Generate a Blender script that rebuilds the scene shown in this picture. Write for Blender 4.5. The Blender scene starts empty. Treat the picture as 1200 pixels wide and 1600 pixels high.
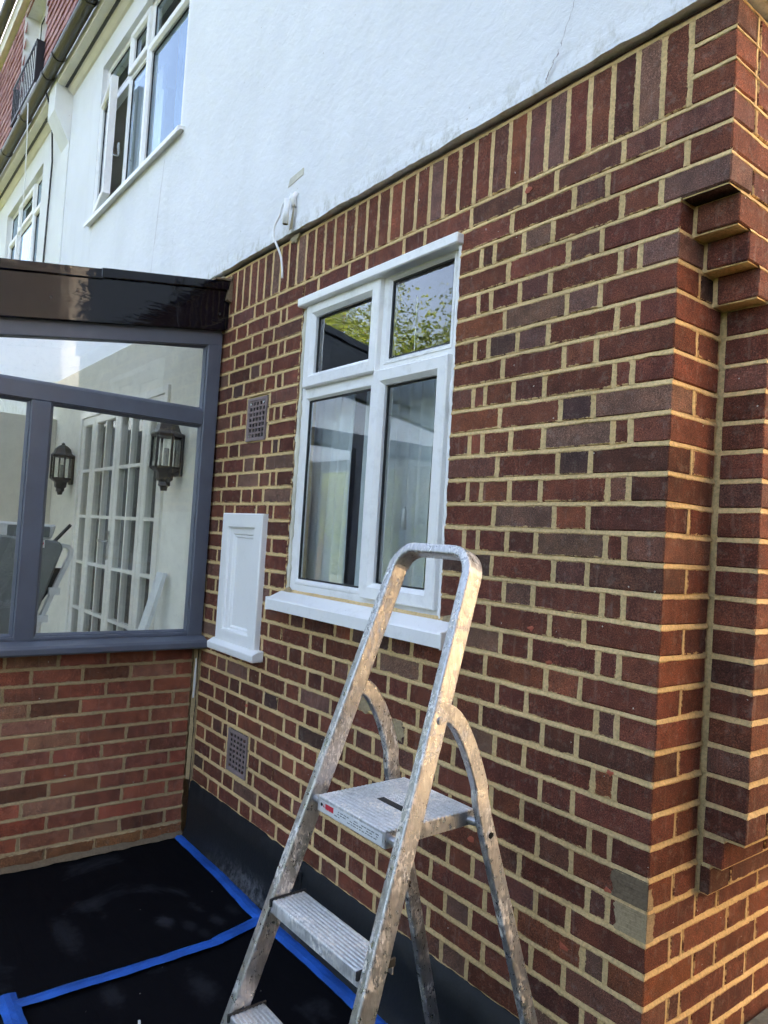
import bpy, bmesh, math, random
from mathutils import Vector, Matrix, noise as mnoise
R = math.radians
random.seed(7)
S = bpy.context.scene
COL = S.collection

# ------------------------------------------------------------------ camera
CAM = Vector((0.9733, -1.6172, 1.5826))
YAW, PITCH, ROLL, FPX = -0.91062, 0.0366, 0.06157, 1140.1
fwd = Vector((math.cos(PITCH)*math.sin(YAW), math.cos(PITCH)*math.cos(YAW), math.sin(PITCH)))
rt = fwd.cross(Vector((0, 0, 1))).normalized(); up = rt.cross(fwd)
rt, up = math.cos(ROLL)*rt+math.sin(ROLL)*up, -math.sin(ROLL)*rt+math.cos(ROLL)*up
cd = bpy.data.cameras.new('camera'); cam = bpy.data.objects.new('camera', cd); COL.objects.link(cam)
cd.sensor_fit = 'HORIZONTAL'; cd.sensor_width = 36; cd.lens = FPX/1200*36
cd.clip_start = 0.05; cd.clip_end = 500
mw = Matrix.Identity(4)
for i in range(3):
    mw[i][0], mw[i][1], mw[i][2], mw[i][3] = rt[i], up[i], -fwd[i], CAM[i]
cam.matrix_world = mw
S.camera = cam

# ------------------------------------------------------------------ light
EL, AZ = R(33), math.atan2(-0.5, 0.87)          # sun stands behind the house, to the left
SUN = Vector((math.cos(EL)*math.sin(AZ), math.cos(EL)*math.cos(AZ), math.sin(EL)))
w = bpy.data.worlds.new('World'); S.world = w; w.use_nodes = True
nt = w.node_tree; nt.nodes.clear()
sky = nt.nodes.new('ShaderNodeTexSky'); sky.sky_type = 'NISHITA'; sky.sun_disc = False
sky.sun_elevation = EL; sky.sun_rotation = AZ; sky.air_density = 1.0; sky.dust_density = 3.6; sky.ozone_density = 0.4
bg = nt.nodes.new('ShaderNodeBackground'); bg.inputs[1].default_value = 0.13
wo = nt.nodes.new('ShaderNodeOutputWorld')
nt.links.new(sky.outputs[0], bg.inputs[0]); nt.links.new(bg.outputs[0], wo.inputs[0])
ld = bpy.data.lights.new('sun', 'SUN'); ld.energy = 5.0; ld.angle = R(0.53); ld.color = (1.0, 0.93, 0.82)
sun = bpy.data.objects.new('sun', ld); COL.objects.link(sun)
sun.rotation_euler = (-SUN).to_track_quat('-Z', 'Y').to_euler()
sun.location = SUN*40
S.view_settings.view_transform = 'Standard'; S.view_settings.look = 'None'
S.view_settings.gamma = 1; S.view_settings.use_curve_mapping = False
S.view_settings.exposure = 2.72
S.view_settings.use_white_balance = True; S.view_settings.white_balance_temperature = 7300; S.view_settings.white_balance_tint = 15
S.render.engine = 'CYCLES'
S.cycles.use_denoising = True
S.cycles.max_bounces = 6; S.cycles.diffuse_bounces = 3; S.cycles.glossy_bounces = 4; S.cycles.transparent_max_bounces = 12
S.cycles.use_adaptive_sampling = True; S.cycles.adaptive_threshold = 0.05; S.cycles.adaptive_min_samples = 12
S.cycles.caustics_reflective = False; S.cycles.caustics_refractive = False
S.cycles.sample_clamp_indirect = 6

# ------------------------------------------------------------------ mesh helpers
W = {}
def wl(o): return W[o.name] if o is not None else Vector((0, 0, 0))
def FR(y0=0.0): return lambda u, d, z: (u, y0-d, z)      # plane facing -y : u = x
def SD(x0=0.0): return lambda u, d, z: (x0+d, u, z)      # plane facing +x : u = y
class MB:
    def __init__(s): s.v = []; s.f = []
    def add(s, vs, fs):
        b = len(s.v); s.v += [tuple(p) for p in vs]; s.f += [tuple(i+b for i in f) for f in fs]; return s
    def box(s, x0, x1, y0, y1, z0, z1):
        return s.add([(x, y, z) for z in (z0, z1) for y in (y0, y1) for x in (x0, x1)],
                     [(0, 2, 3, 1), (4, 5, 7, 6), (0, 1, 5, 4), (2, 6, 7, 3), (0, 4, 6, 2), (1, 3, 7, 5)])
    def mbox(s, M, u0, u1, d0, d1, z0, z1):
        return s.add([M(u, d, z) for z in (z0, z1) for d in (d0, d1) for u in (u0, u1)],
                     [(0, 2, 3, 1), (4, 5, 7, 6), (0, 1, 5, 4), (2, 6, 7, 3), (0, 4, 6, 2), (1, 3, 7, 5)])
    def prism(s, poly, vec):
        n = len(poly); vec = Vector(vec)
        vs = [Vector(p) for p in poly]; vs += [p+vec for p in vs]
        return s.add(vs, [tuple(range(n))[::-1], tuple(range(n, 2*n))]+[(i, (i+1) % n, n+(i+1) % n, n+i) for i in range(n)])
    def poly(s, pts): return s.add(pts, [tuple(range(len(pts)))])
    def rframe(s, M, u0, u1, z0, z1, prof):
        """mitred rectangular frame, profile = [(inset, proud)]"""
        vs = []; n = len(prof)
        for i, d in prof:
            vs += [M(u0+i, d, z0+i), M(u1-i, d, z0+i), M(u1-i, d, z1-i), M(u0+i, d, z1-i)]
        fs = []
        for k in range(n-1):
            for c in range(4):
                a, b = k*4+c, k*4+(c+1) % 4
                fs.append((a, b, b+4, a+4))
        return s.add(vs, fs)
    def qframe(s, q, prof, nrm, dirs=None):
        """frame following a planar convex polygon q (3d pts), profile=[(inset, proud)] along nrm"""
        q = [Vector(p) for p in q]; nrm = Vector(nrm); m = len(q); vs = []
        offs = []
        for i in range(m):
            a, b, c = q[i-1], q[i], q[(i+1) % m]
            e1 = (b-a).normalized(); e2 = (c-b).normalized()
            n1 = nrm.cross(e1); n2 = nrm.cross(e2)
            cen = sum(q, Vector())/m
            if n1.dot(cen-b) < 0: n1 = -n1
            if n2.dot(cen-b) < 0: n2 = -n2
            h = (n1+n2); h = h/(h.dot(n1)); offs.append(h)
        for i, d in prof:
            vs += [q[k]+offs[k]*i+nrm*d for k in range(m)]
        fs = []
        for k in range(len(prof)-1):
            for c in range(m):
                a, b = k*m+c, k*m+(c+1) % m
                fs.append((a, b, b+m, a+m))
        return s.add(vs, fs)
    def sweep(s, path, prof, binorm, closed_ends=True):
        """sweep closed profile [(in-plane, binormal)] along path lying in the plane normal to binorm"""
        P = [Vector(p) for p in path]; B = Vector(binorm).normalized(); n = len(prof); vs = []
        for i, p in enumerate(P):
            t = (P[min(i+1, len(P)-1)]-P[max(i-1, 0)]).normalized()
            nn = B.cross(t).normalized()
            vs += [p+nn*a+B*b for a, b in prof]
        fs = []
        for i in range(len(P)-1):
            for k in range(n):
                a, b = i*n+k, i*n+(k+1) % n
                fs.append((a, b, b+n, a+n))
        if closed_ends: fs += [tuple(range(n))[::-1], tuple(range((len(P)-1)*n, len(P)*n))]
        return s.add(vs, fs)
    def tube(s, path, r, n=8):
        P = [Vector(p) for p in path]; vs = []
        rr = r if isinstance(r, (list, tuple)) else [r]*len(P)
        ref = Vector((0.31, 0.77, 0.55))
        for i, p in enumerate(P):
            t = (P[min(i+1, len(P)-1)]-P[max(i-1, 0)]).normalized()
            a = t.cross(ref).normalized(); b = t.cross(a)
            vs += [p+(a*math.cos(2*math.pi*k/n)+b*math.sin(2*math.pi*k/n))*rr[i] for k in range(n)]
        fs = []
        for i in range(len(P)-1):
            for k in range(n):
                a, b = i*n+k, i*n+(k+1) % n
                fs.append((a, b, b+n, a+n))
        fs += [tuple(range(n))[::-1], tuple(range((len(P)-1)*n, len(P)*n))]
        return s.add(vs, fs)
    def lathe(s, c, prof, n=12, a0=0, a1=2*math.pi):
        full = abs(a1-a0-2*math.pi) < 1e-6; m = n if full else n+1; vs = []
        for r, z in prof:
            vs += [(c[0]+r*math.cos(a0+(a1-a0)*k/n), c[1]+r*math.sin(a0+(a1-a0)*k/n), c[2]+z) for k in range(m)]
        fs = []
        for i in range(len(prof)-1):
            for k in range(n if full else n):
                a, b = i*m+k, i*m+(k+1) % m
                fs.append((a, b, b+m, a+m))
        return s.add(vs, fs)
    def build(s, name, mat, parent=None, bevel=0, smooth=False, fix=True, origin=None):
        me = bpy.data.meshes.new(name)
        xs = list(zip(*s.v))
        c = Vector(origin) if origin is not None else Vector([(min(a)+max(a))/2 for a in xs])
        me.from_pydata([(p[0]-c[0], p[1]-c[1], p[2]-c[2]) for p in s.v], [], s.f)
        if fix or bevel:
            bm = bmesh.new(); bm.from_mesh(me)
            if fix: bmesh.ops.recalc_face_normals(bm, faces=bm.faces[:])
            if bevel:
                es = [e for e in bm.edges if len(e.link_faces) == 2 and e.calc_face_angle(0) > 0.6]
                bmesh.ops.bevel(bm, geom=es, offset=bevel, segments=1, profile=0.5, affect='EDGES', clamp_overlap=True)
            bm.to_mesh(me); bm.free()
        if smooth:
            for p in me.polygons: p.use_smooth = True
        me.materials.append(mat)
        o = bpy.data.objects.new(name, me); COL.objects.link(o)
        W[o.name] = c; o.parent = parent; o.location = c-wl(parent)
        return o
def thing(name, label, cat, loc, group=None):
    o = bpy.data.objects.new(name, None); COL.objects.link(o); o.location = loc; W[o.name] = Vector(loc)
    o.empty_display_size = 0.1
    return tag(o, label, cat, group)
def tag(o, label, cat, group=None):
    o['label'] = label; o['category'] = cat
    if group: o['group'] = group
    return o
def struct(o): o['kind'] = 'structure'; return o

# ------------------------------------------------------------------ material helpers
def newmat(name):
    m = bpy.data.materials.new(name); m.use_nodes = True; m.node_tree.nodes.clear()
    return m, m.node_tree
def nd(t, typ, props=None, ins=None):
    n = t.nodes.new(typ)
    for k, v in (props or {}).items(): setattr(n, k, v)
    for k, v in (ins or {}).items():
        sk = n.inputs[k]
        if isinstance(v, bpy.types.NodeSocket): t.links.new(v, sk)
        elif isinstance(v, bpy.types.Node): t.links.new(v.outputs[0], sk)
        else: sk.default_value = v
    return n
def c4(c): return (c[0], c[1], c[2], 1)
def math_(t, op, a, b=0.0, c=None, clamp=False):
    n = nd(t, 'ShaderNodeMath', {'operation': op, 'use_clamp': clamp}, {0: a, 1: b})
    if c is not None:
        if isinstance(c, (int, float)): n.inputs[2].default_value = c
        else: t.links.new(c if isinstance(c, bpy.types.NodeSocket) else c.outputs[0], n.inputs[2])
    return n.outputs[0]
def ramp(t, fac, stops):
    n = nd(t, 'ShaderNodeValToRGB', None, {0: fac}); e = n.color_ramp.elements
    while len(e) < len(stops): e.new(0.5)
    for i, (p, c) in enumerate(stops):
        e[i].position = p; e[i].color = c4(c) if not isinstance(c, (int, float)) else (c, c, c, 1)
    return n.outputs[0]
def mix(t, fac, a, b, blend='MIX'):
    n = nd(t, 'ShaderNodeMix', {'data_type': 'RGBA', 'blend_type': blend})
    for k, v in ((0, fac), (6, a), (7, b)):
        if isinstance(v, bpy.types.NodeSocket): t.links.new(v, n.inputs[k])
        elif isinstance(v, (int, float)): n.inputs[k].default_value = v if k == 0 else (v, v, v, 1)
        else: n.inputs[k].default_value = c4(v)
    return n.outputs[2]
def noise(t, vec, scale, detail=4, rough=0.55, dist=0.0):
    return nd(t, 'ShaderNodeTexNoise', None, {'Vector': vec, 'Scale': scale, 'Detail': detail, 'Roughness': rough, 'Distortion': dist}).outputs[0]
def pos(t): return nd(t, 'ShaderNodeNewGeometry').outputs['Position']
def mapping(t, vec, scale=(1, 1, 1), rot=(0, 0, 0), loc=(0, 0, 0)):
    return nd(t, 'ShaderNodeMapping', None, {0: vec, 1: loc, 2: rot, 3: scale}).outputs[0]
def bump(t, h, strength=0.3, dist=0.002, nrm=None):
    ins = {'Height': h, 'Strength': strength, 'Distance': dist}
    if nrm is not None: ins['Normal'] = nrm
    return nd(t, 'ShaderNodeBump', None, ins).outputs[0]
def pbsdf(t, m, base, rough=0.5, metal=0.0, nrm=None, spec=0.5, coat=0.0):
    b = nd(t, 'ShaderNodeBsdfPrincipled')
    for k, v in (('Base Color', base), ('Roughness', rough), ('Metallic', metal), ('Specular IOR Level', spec), ('Coat Weight', coat)):
        if isinstance(v, bpy.types.NodeSocket): t.links.new(v, b.inputs[k])
        elif isinstance(v, (tuple, list)): b.inputs[k].default_value = c4(v)
        else: b.inputs[k].default_value = v
    if nrm is not None: t.links.new(nrm, b.inputs['Normal'])
    o = nd(t, 'ShaderNodeOutputMaterial'); t.links.new(b.outputs[0], o.inputs[0])
    return b
def plain(name, col, rough=0.5, metal=0.0, var=0.12, bs=60, bstr=0.15, bd=0.001, spec=0.5):
    m, t = newmat(name); p = pos(t)
    n1 = noise(t, p, 7, 5); n2 = noise(t, p, bs, 3)
    f = ramp(t, n1, [(0.3, 1-var), (0.7, 1+var)])
    c = mix(t, 1.0, col, f, 'MULTIPLY')
    pbsdf(t, m, c, rough, metal, bump(t, n2, bstr, bd), spec)
    return m

MORTAR_A, MORTAR_B = (0.64, 0.425, 0.185), (0.84, 0.61, 0.325)
def make_brick_mat(name, smear_col=(0.66, 0.455, 0.215), bloom=0.42):
    m, t = newmat(name)
    oi = nd(t, 'ShaderNodeObjectInfo'); p = pos(t)
    at = nd(t, 'ShaderNodeAttribute', {'attribute_type': 'GEOMETRY', 'attribute_name': 'dims'})
    tc = nd(t, 'ShaderNodeTexCoord')
    ab = nd(t, 'ShaderNodeVectorMath', {'operation': 'ABSOLUTE'}, {0: tc.outputs['Object']})
    df = nd(t, 'ShaderNodeVectorMath', {'operation': 'SUBTRACT'}, {0: at.outputs['Vector'], 1: ab.outputs[0]})
    sx = nd(t, 'ShaderNodeSeparateXYZ', None, {0: df.outputs[0]})
    a, b, c = sx.outputs
    mid = math_(t, 'MAXIMUM', math_(t, 'MINIMUM', a, b), math_(t, 'MINIMUM', math_(t, 'MAXIMUM', a, b), c))
    ne = noise(t, p, 120, 3, 0.7); ne2 = noise(t, p, 28, 2)
    ed = math_(t, 'ADD', mid, math_(t, 'MULTIPLY', math_(t, 'SUBTRACT', ne, 0.53), 0.013))
    ed = math_(t, 'ADD', ed, math_(t, 'MULTIPLY', math_(t, 'SUBTRACT', ne2, 0.54), 0.014))
    smear = nd(t, 'ShaderNodeMapRange', {'interpolation_type': 'SMOOTHSTEP'}, {0: ed, 1: 0.0002, 2: 0.0032, 3: 0.85, 4: 0.0}).outputs[0]
    # tone
    n1 = noise(t, p, 16, 3, 0.6); n2 = noise(t, p, 330, 2, 0.75); n3 = noise(t, p, 38, 4, 0.7)
    vv = mapping(t, p, (60, 60, 6)); n4 = noise(t, vv, 1.0, 1)
    tone = ramp(t, n1, [(0.28, (0.62, 0.62, 0.66)), (0.52, (1, 1, 1)), (0.75, (1.35, 1.22, 1.15))])
    col = mix(t, 1.0, oi.outputs['Color'], tone, 'MULTIPLY')
    sp = ramp(t, n2, [(0.32, 0.25), (0.46, 0.85), (0.58, 1.15), (0.70, 2.6)])
    col = mix(t, 0.85, col, mix(t, 1.0, col, sp, 'MULTIPLY'))
    col = mix(t, 1.0, col, ramp(t, noise(t, p, 1.7, 4, 0.6), [(0.32, 0.80), (0.62, 1.1)]), 'MULTIPLY')
    bl = math_(t, 'MULTIPLY', ramp(t, n3, [(0.54, 0.0), (0.76, 1.0)]), bloom)
    col = mix(t, bl, col, (0.30, 0.235, 0.20))
    st = math_(t, 'MULTIPLY', ramp(t, n4, [(0.62, 0.0), (0.8, 1.0)]), 0.10)
    col = mix(t, st, col, (0.5, 0.46, 0.4))
    # tiny splashes of paint / lime
    vo = nd(t, 'ShaderNodeTexVoronoi', {'feature': 'F1'}, {'Vector': p, 'Scale': 34}).outputs[0]
    dots = math_(t, 'MULTIPLY', math_(t, 'LESS_THAN', vo, 0.075), math_(t, 'GREATER_THAN', ne2, 0.6))
    col = mix(t, dots, col, (0.6, 0.57, 0.5))
    mcol = mix(t, ne, smear_col, (smear_col[0]*1.3, smear_col[1]*1.3, smear_col[2]*1.35))
    col = mix(t, smear, col, mcol)
    h = math_(t, 'ADD', math_(t, 'MULTIPLY', n2, 0.5), math_(t, 'ADD', math_(t, 'MULTIPLY', ne, 0.9), math_(t, 'MULTIPLY', smear, 0.5)))
    pbsdf(t, m, col, 0.88, 0.0, bump(t, h, 0.55, 0.0022), 0.25)
    return m
def make_mortar(name, a, b, grime=0.5):
    m, t = newmat(name); p = pos(t)
    n1 = noise(t, p, 9, 5); n2 = noise(t, p, 120, 4, 0.7); n3 = noise(t, p, 500, 2)
    col = mix(t, n1, a, b); col = mix(t, 1.0, col, ramp(t, n2, [(0.3, 0.66), (0.6, 1.06)]), 'MULTIPLY')
    col = mix(t, 1.0, col, ramp(t, noise(t, p, 1.7, 4, 0.6), [(0.32, 0.74), (0.62, 1.06)]), 'MULTIPLY')
    col = mix(t, math_(t, 'MULTIPLY', ramp(t, noise(t, p, 3.1, 6, 0.65), [(0.58, 0.0), (0.72, 1.0)]), grime), col, (a[0]*0.5, a[1]*0.5, a[2]*0.5))
    h = math_(t, 'ADD', math_(t, 'MULTIPLY', n2, 1.0), math_(t, 'MULTIPLY', n3, 0.35))
    pbsdf(t, m, col, 0.92, 0.0, bump(t, h, 0.6, 0.002), 0.2)
    return m
def make_glass(name, tint=(0.90, 0.94, 0.93), boost=1.7, refl=(0.95, 0.97, 1)):
    m, t = newmat(name)
    g = nd(t, 'ShaderNodeNewGeometry')
    ior = math_(t, 'ADD', 1.5, math_(t, 'MULTIPLY', g.outputs['Backfacing'], 1/1.5-1.5))
    fr = nd(t, 'ShaderNodeFresnel', None, {0: ior})
    f = math_(t, 'MULTIPLY', fr.outputs[0], boost, clamp=True)
    n1 = noise(t, g.outputs['Position'], 2.2, 2)
    gl = nd(t, 'ShaderNodeBsdfGlossy', None, {'Color': c4(refl), 'Roughness': 0.015, 'Normal': bump(t, n1, 0.02, 0.02)})
    tr = nd(t, 'ShaderNodeBsdfTransparent', None, {0: c4(tint)})
    mx = nd(t, 'ShaderNodeMixShader', None, {0: f}); t.links.new(tr.outputs[0], mx.inputs[1]); t.links.new(gl.outputs[0], mx.inputs[2])
    # a little dust on the pane
    df = nd(t, 'ShaderNodeBsdfDiffuse', None, {0: (0.5, 0.5, 0.48, 1)})
    dm = math_(t, 'MULTIPLY', ramp(t, noise(t, g.outputs['Position'], 40, 5, 0.7), [(0.45, 0.0), (0.8, 1.0)]), 0.05)
    mx2 = nd(t, 'ShaderNodeMixShader', None, {0: dm}); t.links.new(mx.outputs[0], mx2.inputs[1]); t.links.new(df.outputs[0], mx2.inputs[2])
    o = nd(t, 'ShaderNodeOutputMaterial'); t.links.new(mx2.outputs[0], o.inputs[0])
    return m
def make_render_mat(name, col):
    m, t = newmat(name); p = pos(t)
    n1 = noise(t, p, 2.2, 5, 0.5); n2 = noise(t, p, 26, 5, 0.6, 0.4); n3 = noise(t, p, 190, 3); n4 = noise(t, mapping(t, p, (9, 9, 0.9)), 1.0, 5, 0.6)
    c = mix(t, 1.0, col, ramp(t, n1, [(0.3, 0.95), (0.7, 1.03)]), 'MULTIPLY')
    c = mix(t, math_(t, 'MULTIPLY', ramp(t, n4, [(0.52, 0.0), (0.78, 1.0)]), 0.14), c, (0.60, 0.6, 0.56))
    vo = nd(t, 'ShaderNodeTexVoronoi', {'feature': 'F1'}, {'Vector': p, 'Scale': 9}).outputs[0]
    c = mix(t, math_(t, 'MULTIPLY', math_(t, 'LESS_THAN', vo, 0.035), 0.5), c, (0.4, 0.37, 0.3))
    sz = nd(t, 'ShaderNodeSeparateXYZ', None, {0: p})
    lowz = nd(t, 'ShaderNodeMapRange', None, {0: sz.outputs[2], 1: 2.92, 2: 3.04, 3: 1.0, 4: 0.0}).outputs[0]
    gr = math_(t, 'MULTIPLY', lowz, ramp(t, noise(t, mapping(t, p, (1, 1, 0.5)), 24, 6, 0.75), [(0.5, 0.0), (0.66, 0.75)]))
    c = mix(t, gr, c, (0.45, 0.42, 0.34))
    h = math_(t, 'ADD', math_(t, 'MULTIPLY', n1, 3.0), math_(t, 'ADD', math_(t, 'MULTIPLY', n2, 1.1), math_(t, 'MULTIPLY', n3, 0.2)))
    pbsdf(t, m, c, 0.75, 0.0, bump(t, h, 0.6, 0.007), 0.25)
    return m
def make_upvc(name, col=(0.90, 0.89, 0.865), dirt=0.34, rough=0.32):
    m, t = newmat(name); p = pos(t)
    n1 = noise(t, p, 14, 6, 0.7); n2 = noise(t, p, 90, 4, 0.7)
    c = mix(t, math_(t, 'MULTIPLY', ramp(t, n1, [(0.52, 0.0), (0.8, 1.0)]), dirt), col, (0.42, 0.41, 0.36))
    c = mix(t, math_(t, 'MULTIPLY', ramp(t, n2, [(0.64, 0.0), (0.74, 1.0)]), dirt*0.8), c, (0.25, 0.24, 0.2))
    pbsdf(t, m, c, rough, 0, bump(t, n1, 0.05, 0.002))
    return m
def make_alu(name, metal_w=0.80, base=((0.38, 0.385, 0.395), (0.66, 0.665, 0.68)), paint_t=0.515, grime_w=0.4, rgh=0.16):
    m, t = newmat(name); p = pos(t)
    n1 = noise(t, p, 55, 5, 0.65); n2 = noise(t, mapping(t, p, (1, 1, 0.42)), 110, 5, 0.75, 0.8); n3 = noise(t, mapping(t, p, (260, 260, 16)), 1.0, 3)
    n5 = noise(t, p, 7, 4)
    metal = mix(t, n1, base[0], base[1])
    metal = mix(t, math_(t, 'MULTIPLY', ramp(t, n3, [(0.58, 0), (0.7, 1)]), 0.45), metal, (0.92, 0.92, 0.92))
    pm = math_(t, 'MULTIPLY', ramp(t, n2, [(paint_t, 0.0), (paint_t+0.035, 1.0)]), ramp(t, n5, [(0.42, 0.0), (0.54, 1.0)]))
    paint = mix(t, ramp(t, noise(t, p, 11, 2), [(0.45, 0), (0.6, 1)]), (0.86, 0.81, 0.74), (0.92, 0.92, 0.91))
    grime = math_(t, 'MULTIPLY', ramp(t, noise(t, mapping(t, p, (1, 1, 0.35)), 95, 6, 0.78), [(0.46, 0.0), (0.68, 1.0)]), grime_w)
    c = mix(t, grime, metal, (0.20, 0.195, 0.19))
    c = mix(t, pm, c, paint)
    met = math_(t, 'MULTIPLY', math_(t, 'SUBTRACT', 1.0, pm), metal_w)
    ro = math_(t, 'ADD', rgh, math_(t, 'MULTIPLY', n1, 0.25))
    ro = math_(t, 'ADD', ro, math_(t, 'ADD', math_(t, 'MULTIPLY', pm, 0.35), math_(t, 'MULTIPLY', grime, 0.3)))
    h = math_(t, 'ADD', math_(t, 'MULTIPLY', pm, 0.6), math_(t, 'ADD', math_(t, 'MULTIPLY', n3, 0.3), math_(t, 'MULTIPLY', n1, 0.5)))
    pbsdf(t, m, c, ro, met, bump(t, h, 0.45, 0.0018))
    return m
def make_membrane(name):
    m, t = newmat(name); p = pos(t)
    n1 = noise(t, p, 2.3, 6, 0.6, 0.5); n2 = noise(t, p, 260, 3); n3 = noise(t, mapping(t, p, (1.2, 7, 1)), 1.0, 4, 0.6, 1.2)
    dust = math_(t, 'MULTIPLY', ramp(t, n1, [(0.58, 0.0), (0.74, 1.0)]), 0.08)
    vo = nd(t, 'ShaderNodeTexVoronoi', {'feature': 'F1'}, {'Vector': p, 'Scale': 17}).outputs[0]
    spk = math_(t, 'MULTIPLY', math_(t, 'LESS_THAN', vo, 0.05), math_(t, 'GREATER_THAN', noise(t, p, 6, 2), 0.55))
    for sx_, sy_, rx_, ry_, st_ in ((-1.86, -0.40, 0.055, 0.035, 0.060), (-1.78, -0.33, 0.05, 0.03, 0.030), (-1.76, -0.22, 0.05, 0.03, 0.036), (-1.80, -0.13, 0.05, 0.03, 0.024), (-1.70, -0.30, 0.04, 0.03, 0.018), (-1.50, -0.72, 0.08, 0.04, 0.030), (-1.95, -0.75, 0.16, 0.05, 0.030), (-1.38, -0.45, 0.10, 0.05, 0.030)):
        vv = nd(t, 'ShaderNodeVectorMath', {'operation': 'MULTIPLY'}, {0: mapping(t, p, (1, 1, 0), (0, 0, 0), (-sx_, -sy_, 0)), 1: (1/rx_, 1/ry_, 0)})
        ln = nd(t, 'ShaderNodeVectorMath', {'operation': 'LENGTH'}, {0: vv.outputs[0]}).outputs['Value']
        ln = math_(t, 'ADD', ln, math_(t, 'MULTIPLY', math_(t, 'SUBTRACT', noise(t, p, 28, 4, 0.6), 0.5), 1.6))
        sp_ = nd(t, 'ShaderNodeMapRange', {'interpolation_type': 'SMOOTHSTEP'}, {0: ln, 1: 0.2, 2: 1.25, 3: st_, 4: 0.0}).outputs[0]
        dust = math_(t, 'MAXIMUM', dust, sp_)
    c = mix(t, dust, (0.0045, 0.0048, 0.0065), (0.42, 0.44, 0.5))
    c = mix(t, math_(t, 'MULTIPLY', spk, 0.5), c, (0.3, 0.29, 0.27))
    h = math_(t, 'ADD', math_(t, 'MULTIPLY', n3, 4.0), math_(t, 'MULTIPLY', n2, 0.12))
    pbsdf(t, m, c, math_(t, 'ADD', 0.62, math_(t, 'MULTIPLY', n1, 0.25)), 0, bump(t, h, 0.35, 0.004), 0.06)
    return m
def make_leaf(name, cols):
    m, t = newmat(name)
    at = nd(t, 'ShaderNodeAttribute', {'attribute_type': 'GEOMETRY', 'attribute_name': 'tone'})
    c = ramp(t, at.outputs['Fac'], [(0.0, cols[0]), (0.5, cols[1]), (1.0, cols[2])])
    d = nd(t, 'ShaderNodeBsdfPrincipled', None, {'Base Color': c, 'Roughness': 0.5})
    tr = nd(t, 'ShaderNodeBsdfTranslucent', None, {0: mix(t, 0.5, c, (0.22, 0.30, 0.03))})
    mx = nd(t, 'ShaderNodeMixShader', None, {0: 0.45}); t.links.new(d.outputs[0], mx.inputs[1]); t.links.new(tr.outputs[0], mx.inputs[2])
    o = nd(t, 'ShaderNodeOutputMaterial'); t.links.new(mx.outputs[0], o.inputs[0])
    return m
M_BRICK = make_brick_mat('brick_dark')
M_PBRICK = make_brick_mat('brick_plinth', (0.46, 0.34, 0.19), 0.25)
M_MORTAR = make_mortar('mortar_buff', MORTAR_A, MORTAR_B)
M_PMORTAR = make_mortar('mortar_brown', (0.44, 0.30, 0.155), (0.58, 0.42, 0.235))
M_RENDER = make_render_mat('white_render', (0.82, 0.825, 0.835))
M_RENDER2 = make_render_mat('white_render_neighbour', (0.83, 0.83, 0.81))
M_CREAM = plain('cream_paint', (0.80, 0.75, 0.65), 0.6, var=0.06, bs=90)
M_FLANK = make_render_mat('cream_flank_render', (0.83, 0.79, 0.72))
M_PLASTER = plain('cream_plaster', (0.88, 0.85, 0.74), 0.8, var=0.05)
M_PLASTER2 = plain('beige_plaster', (0.70, 0.66, 0.56), 0.8, var=0.05)
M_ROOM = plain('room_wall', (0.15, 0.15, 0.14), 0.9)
M_UPVC = make_upvc('white_upvc')
M_WPAINT = make_upvc('white_gloss_paint', (0.91, 0.90, 0.88), 0.10, 0.4)
M_SEAL = plain('cream_sealant', (0.66, 0.62, 0.50), 0.7, var=0.25, bs=120, bstr=0.6, bd=0.003)
M_GASKET = plain('black_gasket', (0.012, 0.013, 0.014), 0.5)
M_GLASS = make_glass('window_glass', boost=3.7)
M_GLASS3 = make_glass('upstairs_glass', boost=1.6, refl=(0.66, 0.84, 1.0))
M_GLASS2 = make_glass('sunroom_glass', (0.96, 0.97, 0.95), 1.9)
M_GLASS4 = make_glass('door_glass', (0.9, 0.92, 0.9), 0.9)
M_DOORW = plain('cream_white_gloss', (0.88, 0.86, 0.78), 0.4, var=0.04)
M_FRAME = plain('slate_blue_paint', (0.112, 0.124, 0.158), 0.38, var=0.10, bs=160, bstr=0.25, bd=0.0012)
M_BLACK = plain('black_bitumen', (0.010, 0.012, 0.014), 0.55, var=0.3, bs=40, bstr=0.4, bd=0.004)
M_GUTTER = plain('dark_brown_gutter', (0.020, 0.017, 0.015), 0.36, var=0.3, bs=30)
M_BLACKMETAL = plain('black_metal', (0.015, 0.015, 0.017), 0.4)
M_LANTERN = plain('bronze_black_lantern', (0.030, 0.024, 0.020), 0.4, var=0.3)
M_GREYVENT = plain('mauve_clay_vent', (0.24, 0.175, 0.165), 0.7, var=0.2, bs=150, bstr=0.5)
M_DARK = plain('dark_void', (0.012, 0.011, 0.010), 0.95)
M_TAPE = plain('blue_masking_tape', (0.006, 0.115, 0.50), 0.5, var=0.32, bs=70, bstr=0.8, bd=0.003)
M_ALU = make_alu('paint_splashed_aluminium')
M_TREAD = make_alu('worn_aluminium_tread', 0.6, ((0.50, 0.51, 0.525), (0.82, 0.83, 0.84)), 0.495, 0.45, 0.26)
M_MEMB = make_membrane('black_membrane')
M_CURTAIN = plain('pale_curtain', (0.74, 0.78, 0.78), 0.9, var=0.05)
M_WOODW = plain('white_board', (0.72, 0.74, 0.73), 0.5, var=0.05)
M_TILE = None
M_CONC = plain('dark_concrete', (0.11, 0.115, 0.10), 0.9, var=0.5, bs=45, bstr=1.0, bd=0.01)
M_RED = plain('red_print', (0.62, 0.035, 0.06), 0.5)
M_INK = plain('black_print', (0.02, 0.02, 0.022), 0.5)
M_STICKER = plain('white_sticker', (0.72, 0.73, 0.74), 0.4, var=0.1)
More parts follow.
